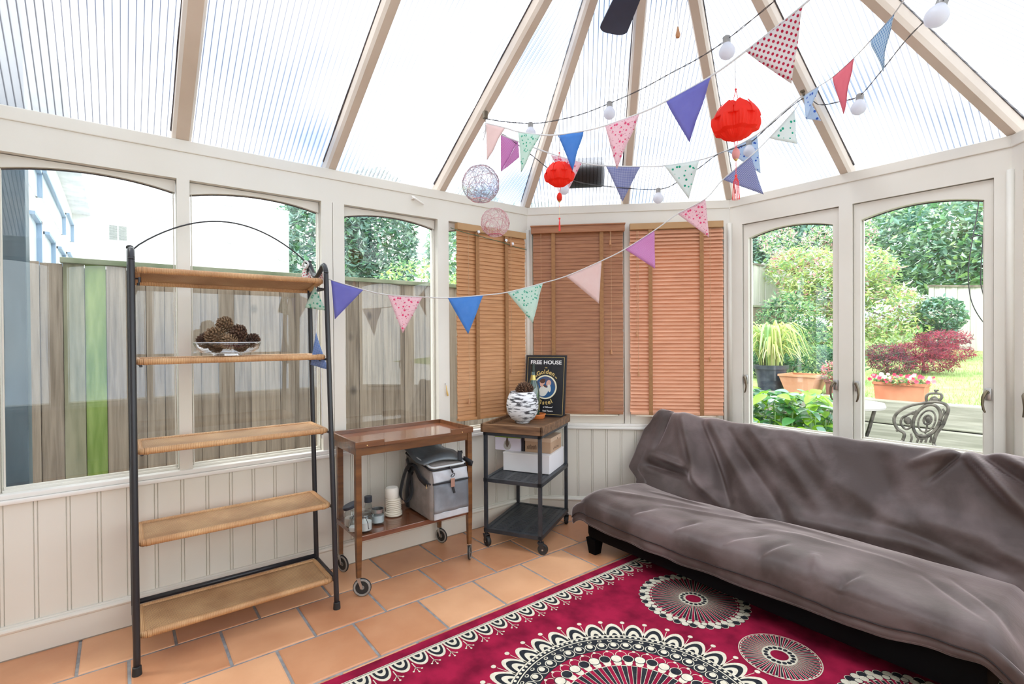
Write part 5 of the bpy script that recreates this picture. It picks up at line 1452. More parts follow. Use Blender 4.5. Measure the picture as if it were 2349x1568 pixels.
# the end wrapped round the rack corner
dR = [(690, 2.68), (748, 2.44)]
flag(C_, 'polka', (697, 614), (715, 632), (690, 650), dR, seed=4, wob=.004); flag(C_, 'polka', (715, 632), (690, 650), (742, 650), dR, seed=5, wob=.003); flag(C_, 'polka', (715, 632), (742, 626), (742, 650), dR, seed=6, wob=.003)
dR2 = [(680, 2.46), (760, 2.42)]
flag(C_, 'mint', (722, 656), (699, 705), (748, 712), dR2, seed=6)
flag(C_, 'bluegingham', (725, 762), (712, 836), (753, 848), dR2, seed=7)
mb = MB(); mb.tube(bez([K(698, 606, 2.66), K(712, 628, 2.60), K(722, 656, 2.52), K(728, 700, 2.47), K(725, 765, 2.47), K(735, 840, 2.48), K(737, 900, 2.48), K(739, 955, 2.50), K(740, 985, 2.50), K(738, 1005, 2.50)], 5), .0062, 6, flat=.6)
mb.tube(bez([K(694, 612, 2.63), K(699, 599, 2.60), K(707, 604, 2.58), K(702, 615, 2.60), K(694, 612, 2.63)], 6), .005, 8)
mb.build('tape_tail', white_tape, C_, world=True, smooth=True)

# ------------------------------------------------------------------ festoon lights
bulbm = bpy.data.materials.new('frosted_bulb'); bulbm.use_nodes = True
nt = bulbm.node_tree; b = nt.nodes['Principled BSDF']; b.inputs['Base Color'].default_value = (.86, .87, .92, 1); b.inputs['Roughness'].default_value = .25
tr_ = N(nt, 'ShaderNodeBsdfTranslucent'); tr_.inputs[0].default_value = (.86, .88, .94, 1); mxx = N(nt, 'ShaderNodeMixShader'); mxx.inputs[0].default_value = .5
nt.links.new(b.outputs[0], mxx.inputs[1]); nt.links.new(tr_.outputs[0], mxx.inputs[2]); nt.links.new(mxx.outputs[0], nt.nodes['Material Output'].inputs['Surface'])
sock = mat('clear_grey_socket', (.55, .54, .53), .2, col2=(.35, .34, .33), scale=40, trans=.3)
wirem = mat('festoon_wire', (.06, .055, .055), .5)
def festoon(name, label, wp, dp, bl):
    th = thing(name, K(*wp[len(wp) // 2], dpt(dp, wp[len(wp) // 2][0])), 0, label, 'string lights', 'festoon light strings')
    P = bez([K(u, v, dpt(dp, u)) for u, v in wp], 8)
    mb = MB(); off = .0022; P1 = []; P2 = []
    for i, p in enumerate(P):
        a = i * .9; P1.append(p + Vector((0, math.cos(a), math.sin(a))) * .0018); P2.append(p - Vector((0, math.cos(a), math.sin(a))) * .0018)
    mb.tube(P1, .0014, 4); mb.tube(P2, .0014, 4); mb.build('wire', wirem, th, world=True)
    for (u, v, tx, ty) in bl:
        p = K(u, v, dpt(dp, u)); T = Matrix.Translation(p) @ Matrix.Rotation(tx, 4, 'X') @ Matrix.Rotation(ty, 4, 'Y')
        mb = MB(T); mb.lathe([(.001, -.064), (.012, -.062), (.022, -.055), (.028, -.044), (.029, -.034), (.025, -.022), (.016, -.010), (.0125, -.004), (.0125, .0)], n=24); bo_ = mb.build('bulb', bulbm, th, world=True, smooth=True)
        mb = MB(T)
        pr = [(.013, -.006)]
        for k in range(5): pr += [(.0145, -.004 + k * .005), (.013, -.0015 + k * .005)]
        pr += [(.008, .022), (.001, .024)]
        mb.lathe(pr, n=18); mb.build('socket', sock, bo_, world=True, smooth=True)
festoon('festoon_lights', 'upper festoon wire with three frosted bulbs rising to the top right', [(1113, 272), (1150, 278), (1180, 281), (1217, 283), (1260, 279), (1330, 263), (1398, 237), (1470, 205), (1540, 167), (1600, 135), (1667, 91), (1777, 2), (1860, -70)], [(1113, 2.70), (1217, 2.72), (1398, 2.45), (1667, 1.90), (1860, 1.6)], [(1217, 290, .0, .0), (1398, 243, .0, 0), (1667, 96, .05, 0)])
festoon('festoon_lights', 'lower festoon wire of five bulbs sagging behind the small red lantern', [(1116, 286), (1160, 312), (1220, 356), (1258, 386), (1293, 403), (1330, 418), (1400, 428), (1510, 434), (1560, 414), (1605, 384), (1650, 352), (1718, 328), (1765, 288), (1842, 226), (1880, 240), (1930, 232), (1972, 219), (2020, 165), (2080, 90), (2147, 22), (2180, -25)], [(1113, 2.70), (1293, 2.85), (1560, 2.85), (1842, dh), (1972, 2.1), (2180, 1.32)], [(1294, 420, 0, 0), (1510, 440, .0, 0), (1718, 331, .05, 0), (1972, 227, -.05, .1), (2160, 8, -.25, .25)])

# ------------------------------------------------------------------ honeycomb paper lanterns
lanm = bpy.data.materials.new('red_tissue_paper'); lanm.use_nodes = True
nt = lanm.node_tree; b = nt.nodes['Principled BSDF']; b.inputs['Base Color'].default_value = (.88, .045, .02, 1); b.inputs['Roughness'].default_value = .6
tr_ = N(nt, 'ShaderNodeBsdfTranslucent'); tr_.inputs[0].default_value = (1.0, .10, .03, 1); mxx = N(nt, 'ShaderNodeMixShader'); mxx.inputs[0].default_value = .55
nt.links.new(b.outputs[0], mxx.inputs[1]); nt.links.new(tr_.outputs[0], mxx.inputs[2]); nt.links.new(mxx.outputs[0], nt.nodes['Material Output'].inputs['Surface'])
redthr = mat('red_thread', (.75, .05, .05), .7); goldb = mat('gold_bead', (.75, .55, .2), .3, .8); pinkb = mat('pink_bead', (.85, .40, .38), .4, trans=.4)
def lantern(c, top, r, label, tassel):
    th = thing('paper_lantern', c, 0, label, 'lantern', 'red honeycomb lanterns')
    mb = MB(Matrix.Translation(c))
    n = 96
    prof = []
    for i in range(25):
        t = i / 24; ph = -PI / 2 + PI * t; prof.append((max(.001, r * math.cos(ph) ** .75), .80 * r * math.sin(ph)))
    def fr(a, rr_, z):
        zz = z / (.8 * r)
        lobes = .10 * math.cos(8 * a + (PI if zz > .35 else 0)) * (1 - .3 * abs(zz))
        pleat = .018 * math.cos(48 * a)
        k = 1 + lobes + pleat
        lift = 0
        if zz > .35: lift = .10 * r * max(0, math.cos(8 * a)) * (zz - .35) * 3; k *= .80 if zz < .5 else .92
        if zz < -.55: k *= .80
        return rr_ * k, z + lift
    mb.lathe(prof, n=n, fr=fr); mb.build('honeycomb', lanm, th, world=True, smooth=30)
    for k in range(8):
        mb = MB(Matrix.Translation(c) @ Matrix.Rotation(k * PI / 4, 4, 'Z'))
        vs = []; nn = 8
        for i in range(nn + 1):
            for j in range(nn + 1):
                u_, v_ = i / nn * 2 - 1, j / nn
                w = r * .36 * (1 - v_ ** 2.2) * 1.0 + .002
                rad = r * (.99 - .40 * v_ ** 1.6); z = r * (.12 + .76 * v_)
                vs.append((rad - .02 * r * abs(u_), u_ * w, z))
        mb.add(vs, [(i * (nn + 1) + j, (i + 1) * (nn + 1) + j, (i + 1) * (nn + 1) + j + 1, i * (nn + 1) + j + 1) for i in range(nn) for j in range(nn)])
        mb.build('petal', lanm, th, world=True, smooth=True, solid=.0012)
    mb = MB(); mb.tube([top, c + Vector((0, 0, r * .75 + .05))], .0016, 5); mb.build('ribbon', white_tape, th, world=True)
    mb = MB(); p = c + Vector((0, 0, r * .72))
    for s_ in (-1, 1): mb.tube([p + Vector((s_ * .012, s_ * .008, 0)), p + Vector((0, 0, .06))], .0011, 5)
    mb.sphere(p + Vector((0, 0, .062)), .004, 6); mb.build('hanging_cord', redthr, th, world=True)
    q_ = c + Vector((0, 0, -r * .78))
    mb = MB()
    for s_ in (-1, 1): mb.tube([q_ + Vector((s_ * .010, s_ * .006, .02)), q_ + Vector((0, 0, -.035))], .0012, 5)
    mb.tube([q_ + Vector((0, 0, -.03)), q_ + Vector((0, 0, -.13 if tassel else -.10))], .0011, 5); mb.build('lower_cord', redthr, th, world=True)
    mb = MB(); mb.sphere(q_ + Vector((0, 0, -.052)), .017, 10, sc=(.8, .8, 1.3)); mb.build('bead', pinkb if tassel else lanm, th, world=True, smooth=True)
    mb = MB(); mb.sphere(q_ + Vector((0, 0, -.062)), .010, 10, sc=(.9, .9, 1.5)); mb.build('inner_bead', goldb, th, world=True, smooth=True)
    e_ = q_ + Vector((0, 0, -.13 if tassel else -.155))
    mb = MB()
    for k in range(12):
        a = k * PI / 6; d = Vector((math.cos(a), math.sin(a), 0)) * (.004 if not tassel else .012)
        mb.tube([e_, e_ + d * .7 + Vector((0, 0, -.02)), e_ + d + Vector((0, 0, -.06 if not tassel else -.085))], .0011, 4)
    mb.sphere(e_, .005, 8); tl = mb.build('tassel', redthr, th, world=True)
    if not tassel:
        mb = MB(); mb.tube([q_ + Vector((0, 0, -.085)), e_], .0009, 5); mb.build('thread', mat('pale_thread', (.75, .7, .45), .7), th, world=True)
lantern(K(1688, 281, 1.82), K(1686, 136, 1.87), .0775, 'large red paper honeycomb lantern hanging below the violet and polka-dot flags', True)
lantern(K(1283, 403, 2.46), K(1284, 309, 2.452), .0665, 'small red paper honeycomb lantern with a pear-shaped bead hanging left over the blinds', False)

# ------------------------------------------------------------------ wire balls
def wire_ball(c, r, m1, m2, label, top, seed, n):
    th = thing('wire_ball', c, 0, label, 'ornament', 'hanging wire balls')
    rg = random.Random(seed)
    for nm, mm, cnt in (('wire_mesh', m1, n), ('accent_wire', m2, n // 3)):
        mb = MB()
        for k in range(cnt):
            ax = Vector((rg.gauss(0, 1), rg.gauss(0, 1), rg.gauss(0, 1))).normalized(); s1 = ax.orthogonal().normalized(); s2 = ax.cross(s1)
            off = rg.uniform(-.75, .75); rr4 = r * math.sqrt(1 - off * off); ph = rg.random() * 6; w1, w2 = rg.uniform(.01, .03), rg.randint(3, 7)
            pts = []
            for i in range(30):
                a = 2 * PI * i / 30; pts.append(c + (ax * (off * r + r * w1 * 2 * math.sin(w2 * a + ph)) + (s1 * math.cos(a) + s2 * math.sin(a)) * rr4 * (1 + w1 * math.sin(3 * a + ph))))
            mb.tube(pts, .0006, 4, closed=True)
        if nm == 'accent_wire':
            for k in range(10):
                a0 = rg.random() * 6; pts = [c + Vector((math.cos(a0 + i * .25) * r * .5, math.sin(a0 + i * .25) * r * .5, -r * .86 - .002 * (i % 3))) for i in range(14)]; mb.tube(pts, .0011, 4)
        mb.build(nm, mm, th, world=True)
    mb = MB(); mb.tube([top, c + Vector((0, 0, r))], .0009, 5); mb.build('hanging_thread', mat('pale_nylon', (.75, .75, .75), .5), th, world=True)
silv = mat('silver_wire', (.30, .29, .33), .4, .4, col2=(.45, .40, .44), scale=30); pinkw = mat('pink_wire', (.62, .22, .27), .45, .2, col2=(.75, .5, .5), scale=30); whw = mat('pale_pink_wire', (.72, .56, .56), .5, .1); redw = mat('red_wire', (.55, .12, .18), .45, .2)
wire_ball(K(1103, 422, 2.60), .0935, silv, pinkw, 'large tangled silver wire ball hanging under the left bunting knot', K(1110, 290, 2.66), 5, 52)
wire_ball(K(1136, 510, 2.72), .0760, whw, redw, 'small pale pink wire ball hanging just below the silver one', K(1130, 330, 2.72), 8, 46)

# ------------------------------------------------------------------ ceiling fan at the apex
FH = Vector((1.650, -.80, 2.60))
fan = thing('ceiling_fan', FH, 0, 'ceiling fan with dark navy blades hanging from the roof apex', 'fan')
navy = mat('navy_blade', (.022, .032, .07), .4, col2=(.03, .045, .10), scale=6)
mb = MB(); mb.tube([FH + Vector((0, 0, .1)), (AP.x, AP.y, AP.z - .02)], .012, 10); mb.build('down_rod', M['brass'], fan, world=True, smooth=True)
mb = MB(Matrix.Translation(FH)); mb.lathe([(.001, -.075), (.045, -.07), (.05, -.04), (.085, -.03), (.10, 0), (.10, .06), (.07, .09), (.02, .11), (.001, .11)], n=28); mb.build('motor', navy, fan, world=True, smooth=40)
for k in range(5):
    a = math.atan2(.279, -.407) - k * 2 * PI / 5 + .01
    if k == 1: a += .10
    T = Matrix.Translation(FH) @ Matrix.Rotation(a, 4, 'Z') @ Matrix.Rotation(.16, 4, 'X')
    mb = MB(T); mb.prism([(.08, -.016, -.012), (.17, -.03, -.012), (.17, .03, -.012), (.08, .016, -.012)], (0, 0, .004)); ir = recalc(mb.build('blade_bracket', M['brass'], fan, world=True))
    mb = MB(T); R_ = .50; out_ = [(.14, -.045), (R_ - .04, -.062)] + [(R_ - .04 + .04 * math.sin(t * PI / 10), -.062 + .04 - .04 * math.cos(t * PI / 10)) for t in range(1, 6)] + [(R_ - .04 + .04 * math.cos(t * PI / 10), .022 + .04 * math.sin(t * PI / 10)) for t in range(0, 6)] + [(.14, .045)]
    mb.prism([(x, y, -.008) for x, y in out_], (0, 0, .007)); recalc(mb.build('blade', navy, fan, world=True))
kb = onX(1555, 80, 1.62); tp = Vector((1.62, -.76, 2.53))
mb = MB(); mb.tube([FH + Vector((-.02, .03, -.07)), Vector((kb.x, kb.y, 2.53)), kb + Vector((0, 0, .03))], .0014, 5); ch = mb.build('pull_chain', M['steel'], fan, world=True)
mb = MB(Matrix.Translation(kb)); mb.lathe([(.001, -.012), (.007, -.010), (.0095, .0), (.006, .014), (.003, .03), (.001, .031)], n=14); mb.build('pull_knob', M['tassel'], ch, world=True, smooth=True)

# ------------------------------------------------------------------ outside
def leafy(name, greens, parent, blobs, count, size, seed, narrow=.45, droop=0.3, world=True, bend=.25):
    """a crown of separate leaves filling the given blobs: (centre, radii)"""
    rg = random.Random(seed); mb = MB()
    vol = [b_[1][0] * b_[1][1] * b_[1][2] for b_ in blobs]; tot = sum(vol)
    for (c, rd), v in zip(blobs, vol):
        for _ in range(max(6, int(count * v / tot))):
            while True:
                d = Vector((rg.uniform(-1, 1), rg.uniform(-1, 1), rg.uniform(-1, 1)))
                if d.length < 1: break
            d = d.normalized() * (d.length ** .45)
            p = Vector(c) + Vector((d.x * rd[0], d.y * rd[1], d.z * rd[2]))
            a = Vector((rg.gauss(0, 1), rg.gauss(0, 1), rg.gauss(0, .6) - droop)).normalized(); s_ = a.cross(Vector((rg.gauss(0, .4), rg.gauss(0, .4), 1))).normalized()
            l = size * rg.uniform(.6, 1.3); w = l * narrow * .5; n_ = a.cross(s_)
            vs = [p, p + a * l * .45 + s_ * w + n_ * l * .05, p + a * l + n_ * l * -bend * .3, p + a * l * .45 - s_ * w + n_ * l * .05]
            mb.add(vs, [(0, 1, 2), (0, 2, 3)], rg.randrange(len(greens)))
    return mb.build(name, greens, parent, world=True)
def lm(name, c, c2=None, rough=.5):
    return mat(name, c, rough, col2=c2, scale=3, trans=.35)
G_yel = lm('yellow_green_leaf', (.46, .58, .16), (.60, .68, .28)); G_lt = lm('light_green_leaf', (.26, .48, .18), (.42, .60, .28)); G_md = lm('mid_green_leaf', (.09, .26, .11), (.17, .36, .16)); G_dk = lm('dark_green_leaf', (.028, .10, .055), (.06, .17, .09)); G_bl = lm('hazed_blue_green_leaf', (.16, .32, .27), (.30, .48, .40)); G_pl = lm('hazed_green_leaf', (.40, .58, .45), (.56, .70, .56))  # blue-green and pale leaves have haze and overexposure put into their colour
R_mp = lm('crimson_leaf', (.30, .02, .06), (.48, .06, .12)); R_pu = lm('purple_leaf', (.12, .025, .06), (.22, .05, .10)); R_or = lm('copper_leaf', (.50, .14, .08), (.62, .26, .16)); P_pk = lm('pink_blossom', (.75, .30, .38), (.85, .50, .55)); P_wh = lm('white_petal', (.85, .80, .78))
R_fl = lm('red_flower', (.75, .03, .10), (.85, .12, .20))
bark = mat('grey_bark', (.12, .10, .08), .9, col2=(.24, .21, .17), scale=12, bump=.4)
# ground
soil = mat('paving', (.42, .40, .37), .9, col2=(.52, .50, .46), scale=4)
mb = MB(); mb.box((-14, -8, -.30), (-.12, 14, -.12)); mb.box((-.12, 1.1, -.30), (10, 3.0, -.12)); mb.box((XR + .12, -8, -.30), (12, 3.0, -.12)); tag(mb.build('terrace_paving', soil, origin=False), kind='structure')
lawn_m = mat('lawn_grass', (.24, .38, .10), .95, col2=(.38, .50, .19), scale=9, bump=.6, bscale=90)
def gz(x, y): return .655 + (y - 3.0) * .072
mb = MB(); vs = []; nx, ny = 50, 40
for i in range(nx + 1):
    for j in range(ny + 1):
        x = -9 + 18 * i / nx; y = 3.08 + 12 * j / ny; vs.append((x, y, gz(x, y) + .02 * noise.noise(Vector((x, y, 0)))))
mb.add(vs, [(i * (ny + 1) + j, (i + 1) * (ny + 1) + j, (i + 1) * (ny + 1) + j + 1, i * (ny + 1) + j + 1) for i in range(nx) for j in range(ny)])
lw = mb.build('lawn', lawn_m, origin=False, smooth=True); tag(lw, kind='structure')
gb = MB(); rg = random.Random(3)
for _ in range(16000):
    x = rg.uniform(.6, 4.5); y = 3.1 + rg.random() ** 1.6 * 6; z = gz(x, y); h = rg.uniform(.02, .05); a = rg.random() * 6; dx, dy = math.cos(a), math.sin(a)
    gb.add([(x - dx * .003, y - dy * .003, z), (x + dx * .003, y + dy * .003, z), (x + dy * h * .5, y - dx * h * .5, z + h)], [(0, 1, 2)])
o = gb.build('grass_blades', lm('grass_blade', (.28, .46, .13), (.42, .56, .22)), origin=False); tag(o, 'short bright grass of the lawn behind the sleeper wall', 'grass', kind='stuff')
# sleeper retaining wall
slp = woodmat('weathered_sleeper', (.20, .205, .16), (.40, .40, .34), (.5, 8, 8), 5, .85, bump=.3)
for k, (z0, z1, y0) in enumerate(((.47, .675, 3.0), (.275, .462, 2.97), (.08, .267, 2.94), (-.12, .072, 2.90))):
    for i, (x0, x1) in enumerate(((-2.0, .55), (.56, 2.95), (2.96, 5.4))):
        mb = MB(); mb.box((x0, y0, z0), (x1, y0 + .16, z1), bev=.012)
        tag(mb.build('garden_sleeper', slp), 'grey timber sleeper, %s course of the garden retaining wall, %s length' % (('top', 'second', 'third', 'bottom')[k], ('left', 'middle', 'right')[i]), 'sleeper', 'sleepers of the retaining wall')
# fences
fw_ = bpy.data.materials.new('weathered_fence'); fw_.use_nodes = True
nt = fw_.node_tree; L = nt.links.new; b = nt.nodes['Principled BSDF']; b.inputs['Roughness'].default_value = .9
tc = N(nt, 'ShaderNodeTexCoord'); mp = N(nt, 'ShaderNodeMapping'); mp.inputs['Scale'].default_value = (13, 13, .6); L(tc.outputs['Object'], mp.inputs['Vector'])
n1 = N(nt, 'ShaderNodeTexNoise', Scale=4.0, Detail=8.0, Distortion=.4); L(mp.outputs[0], n1.inputs['Vector'])
at = N(nt, 'ShaderNodeAttribute', attribute_name='tint')
ad = N(nt, 'ShaderNodeMath', operation='MULTIPLY_ADD'); L(at.outputs['Fac'], ad.inputs[0]); ad.inputs[1].default_value = .22; L(n1.outputs['Fac'], ad.inputs[2])
r = N(nt, 'ShaderNodeValToRGB'); e = r.color_ramp.elements; e[0].position = .36; e[0].color = (.115, .085, .060, 1); e[1].position = 1.0; e[1].color = (.33, .265, .20, 1); x = e.new(.62); x.color = (.215, .168, .125, 1)
L(ad.outputs[0], r.inputs['Fac'])
kn = N(nt, 'ShaderNodeTexVoronoi', Scale=3.2); m2_ = N(nt, 'ShaderNodeMapping'); m2_.inputs['Scale'].default_value = (1, 1, .75); L(tc.outputs['Object'], m2_.inputs['Vector']); L(m2_.outputs[0], kn.inputs['Vector'])
kr = N(nt, 'ShaderNodeMapRange'); kr.inputs['From Min'].default_value = .03; kr.inputs['From Max'].default_value = .12; kr.inputs['To Min'].default_value = .2; L(kn.outputs['Distance'], kr.inputs['Value'])
mxk = N(nt, 'ShaderNodeMix', data_type='RGBA', blend_type='MULTIPLY'); mxk.inputs[0].default_value = 1; L(r.outputs[0], mxk.inputs[6]); L(kr.outputs[0], mxk.inputs[7])
L(mxk.outputs[2], b.inputs['Base Color']); bp = N(nt, 'ShaderNodeBump', Strength=.4, Distance=.01); L(n1.outputs['Fac'], bp.inputs['Height']); L(bp.outputs[0], b.inputs['Normal'])
alg = mat('algae_board', (.10, .17, .02), .9, col2=(.20, .27, .07), scale=5, stretch=(5, 5, .7))
mossy = mat('mossy_board', (.13, .13, .075), .9, col2=(.22, .205, .13), scale=5, stretch=(6, 6, .7))
fe = thing('garden_fence', (-1.2, 1.0, -.12), 0, 'tall weathered brown board fence close outside the left windows', 'fence')
mb = MB(); tin = []; y = -4.2; i = 0
while y < 6.5:
    w = .098 + rnd.uniform(-.004, .006); top = 1.690 + rnd.uniform(-.004, .004)
    if -2.66 < y < -2.55: top = 1.685
    m_ = 1 if -2.50 < y < -2.395 else (2 if -2.62 < y < -2.51 else 0)
    o2 = .014 * (i % 2); o2 *= .4; mb.box((-1.212 + o2, y + .0015, -.12), (-1.194 + o2, y + w - .0015, top), m_); t = rnd.random(); tin += [t] * 6
    y += w; i += 1
mb.box((-1.232, -4.2, -.12), (-1.213, 6.5, 1.67), 3); tin += [0] * 6  # dark sheet added behind the boards as shade in their gaps
fb_ = mb.build('fence_boards', [fw_, alg, mossy, mat('gap_shade', (.03, .022, .016), .95)], fe, world=True); a_ = fb_.data.attributes.new('tint', 'FLOAT', 'FACE'); a_.data.foreach_set('value', tin)
mb = MB(); mb.box((-1.235, -2.545, 1.690), (-1.165, 6.5, 1.722), bev=.004); mb.build('cap_rail', mat('mossy_cap', (.12, .15, .08), .9, col2=(.24, .25, .17), scale=6), fe, world=True)
mb = MB(); mb.box((-1.187, -4, .18), (-1.165, 6.5, .33)); mb.build('gravel_board', fw_, fe, world=True)
pf = mat('pale_fence', (.50, .49, .46), .85, col2=(.68, .67, .63), scale=3, stretch=(12, 12, .5))
def fence2(p0, p1, zt0, zt1, zb, name, label):
    p0, p1 = Vector(p0), Vector(p1); Ln = (p1 - p0).length; n = int(Ln / .10)
    d = (p1 - p0) / n; pr = Vector((-d.y, d.x, 0)).normalized() * .018
    f_ = thing('garden_fence', (p0 + p1) / 2, 0, label, 'fence')
    mb = MB()
    for k in range(n):
        zt = lerp(zt0, zt1, k / n); a = p0 + d * k; b2 = a + d * .93; o_ = pr * (k % 2) * .5
        mb.prism([(a.x + o_.x, a.y + o_.y, zb), (b2.x + o_.x, b2.y + o_.y, zb), (b2.x + o_.x, b2.y + o_.y, zt), (a.x + o_.x, a.y + o_.y, zt)], pr)
    mb.build('fence_boards', pf, f_, world=True)
    mb = MB(); u3 = Vector((0, 0, 1)); 
    mb.prism([p0 + u3 * zt0 - pr, p0 + u3 * (zt0 + .03) - pr, p0 + u3 * (zt0 + .03) + pr * 2, p0 + u3 * zt0 + pr * 2], (p1 - p0) + u3 * (zt1 - zt0)); mb.build('cap_rail', bark, f_, world=True)
a, b2 = onX(1700, 604, -1.5), onX(1823, 627, -1.5)
fence2((-1.5, a.y - 1.2, 0), (-1.5, b2.y, 0), 2.45, 2.42, .6, 'garden_fence', 'pale timber garden fence panel seen at the left of the first garden window')
a, b2 = onY(2130, 655, 8.2), onY(2330, 668, 7.2)
fence2((a.x, 8.2, 0), (b2.x + .6, 7.0, 0), 2.03, 1.80, .8, 'garden_fence', 'pale timber fence at the back of the lawn under the trees')
# trees and shrubs
def tree(name, label, cat, trunk, blobs, greens, count, size, seed, narrow=.45, group=None, nb=5, tr=.05):
    th = thing(name, trunk[0], 0, label, cat, group)
    mb = MB(); mb.tube(bez([Vector(p) for p in trunk], 4), [tr * (1 - .6 * i / (4 * (len(trunk) - 1))) for i in range(4 * (len(trunk) - 1) + 1)], 7)
    rg = random.Random(seed); tp_ = Vector(trunk[-1])
    for k in range(nb):
        c, rd = blobs[k % len(blobs)]; e_ = Vector(c) + Vector((rg.uniform(-.6, .6) * rd[0], rg.uniform(-.6, .6) * rd[1], rg.uniform(-.2, .7) * rd[2])); s_ = Vector(trunk[0]).lerp(tp_, rg.uniform(.5, 1)); mb.tube([s_, s_.lerp(e_, .5) + Vector((0, 0, -.03)), e_], [tr * .4, tr * .3, tr * .1], 5)
    mb.build('trunk', bark, th, world=True, smooth=True)
    leafy('foliage', greens, th, blobs, count, size, seed + 50, narrow)
    return th
g = 'trees behind the garden'
def P(u, v, y): return onY(u, v, y)
tree('dense_tree', 'large blue-green tree filling the top of the right garden window', 'tree', [(.6, 10.2, 1.2), (.5, 10.2, 2.6)], [((.25, 10.2, 3.0), (1.6, 1.0, 1.05)), ((1.4, 9.8, 2.8), (1.1, .8, 1.0)), ((-.9, 10.4, 2.95), (1.1, .8, 1.05)), ((2.4, 9.6, 2.8), (1.1, .8, 1.0))], [G_bl, G_md, G_lt, G_pl, G_pl, G_bl], 19000, .15, 1, group=g, tr=.12)
tree('dense_tree', 'dark mixed tree with pale blossom behind the fence in the left garden window', 'tree', [(-2.6, 9.6, 1.2), (-2.6, 9.6, 2.6)], [((-2.75, 9.4, 2.95), (1.5, .9, 1.05)), ((-3.8, 9.0, 3.0), (1.2, .9, 1.1)), ((-1.8, 9.6, 2.95), (.8, .7, 1.05))], [G_bl, G_dk, G_bl, G_lt, G_pl], 19000, .14, 2, group=g, tr=.12)
tree('acer_tree', 'pale yellow-green feathery tree in the middle of the garden windows', 'tree', [(-.42, 6.6, .9), (-.40, 6.6, 1.3), (-.45, 6.6, 2.0)], [((-.50, 6.6, 1.95), (.75, .6, .42)), ((.12, 6.5, 1.62), (.62, .5, .42)), ((-.95, 6.7, 2.35), (.6, .5, .36)), ((-.15, 6.6, 2.25), (.55, .5, .35)), ((.45, 6.4, 1.32), (.45, .4, .28)), ((-.5, 6.4, 1.45), (.55, .4, .35))], [G_yel, G_lt, G_yel, G_pl, G_yel, G_lt, P_wh, G_lt, G_yel, P_pk], 13000, .09, 3, narrow=.34, tr=.045)
tree('leafy_shrub', 'mid green upright shrub between bamboo and window post', 'shrub', [(-.42, 5.0, .75), (-.40, 5.0, 1.5)], [((-.45, 5.0, 1.30), (.46, .35, .55)), ((-.70, 5.1, 1.05), (.38, .3, .40)), ((-.15, 4.95, 1.05), (.38, .3, .40))], [G_md, G_lt, G_dk], 5000, .075, 4, narrow=.28, tr=.03)
tree('round_shrub', 'rounded dark glossy shrub beside the crimson maple', 'shrub', [(.87, 6.5, .85), (.87, 6.5, 1.3)], [((.87, 6.5, 1.50), (.28, .28, .26)), ((.85, 6.5, 1.22), (.24, .24, .18))], [G_dk, G_md, G_bl], 2600, .06, 5, narrow=.6, tr=.03)
tree('japanese_maple', 'crimson weeping maple with layered leaves in the right garden window', 'tree', [(1.05, 5.0, .80), (1.05, 5.0, 1.0)], [((1.22, 5.0, 1.20), (.26, .22, .085)), ((1.02, 5.0, 1.06), (.28, .24, .10)), ((1.32, 4.9, 1.05), (.20, .2, .08)), ((1.12, 4.95, .93), (.26, .2, .10))], [R_mp, R_mp, R_pu], 5000, .05, 6, narrow=.16, tr=.022)
tree('purple_maple', 'low dark purple maple left of the crimson maple', 'tree', [(.76, 4.8, .78), (.76, 4.8, .95)], [((.74, 4.8, 1.04), (.20, .2, .10)), ((.82, 4.75, .92), (.24, .2, .11))], [R_pu, R_mp, R_pu, G_dk], 2600, .05, 7, narrow=.16, tr=.02)
tree('copper_shrub', 'copper-leaved shrub topping the pale fence in the left garden window', 'shrub', [(-1.9, 7.6, 1.0), (-1.9, 7.6, 2.4)], [((-1.55, 7.6, 2.62), (.32, .3, .20)), ((-1.15, 7.7, 2.44), (.40, .3, .10))], [R_or, R_or, P_pk, G_md], 900, .09, 8, tr=.03)
tree('blossom_shrub', 'buddleia with pale pink blossom spikes behind the left garden window', 'shrub', [(-1.2, 7.8, 1.0), (-1.2, 7.8, 2.6)], [((-1.05, 7.8, 2.85), (.45, .3, .38)), ((-.55, 7.7, 2.95), (.35, .3, .30)), ((-1.6, 7.2, 3.0), (.3, .3, .3))], [P_pk, G_lt, G_md, G_lt, P_wh], 2600, .08, 9, narrow=.3, tr=.03)
tree('low_shrub', 'dark green undergrowth behind the terracotta pots', 'shrub', [(.1, 3.9, .7), (.1, 3.9, .9)], [((.10, 3.9, .95), (.55, .22, .22)), ((-.4, 4.0, .95), (.4, .2, .22)), ((.62, 3.9, .92), (.20, .2, .18))], [G_dk, G_md, G_dk], 3500, .05, 10, narrow=.5, tr=.012)
# trees beyond the left fence
g2 = 'trees beyond the left fence'
def far(p): p = Vector(p); return CAM_P + (p - CAM_P) * 1.24
tree('dense_tree', 'blue-green conifer against the white gable of the next house', 'tree', [far((-9.6, 1.9, -.1)), far((-9.6, 1.9, 3))], [(far((-9.6, 1.7, 3.2)), (1.3, 1.45, 2.4)), (far((-9.6, 2.9, 3.4)), (1.3, 1.3, 2.7))], [G_bl, G_bl, G_dk, G_md, G_pl], 17000, .24, 12, narrow=.4, group=g2, tr=.14)
tree('dense_tree', 'pale hazy tree beyond the fence in the third left window', 'tree', [far((-9.2, 7.0, -.1)), far((-9.2, 7.0, 3))], [(far((-9.2, 5.6, 3.6)), (1.5, 1.7, 2.3)), (far((-9.0, 7.9, 3.6)), (1.5, 1.9, 2.2)), (far((-9.0, 10.2, 3.6)), (1.5, 1.9, 2.2))], [G_bl, G_lt, G_pl, G_pl, G_bl], 19000, .25, 13, group=g2, tr=.14)
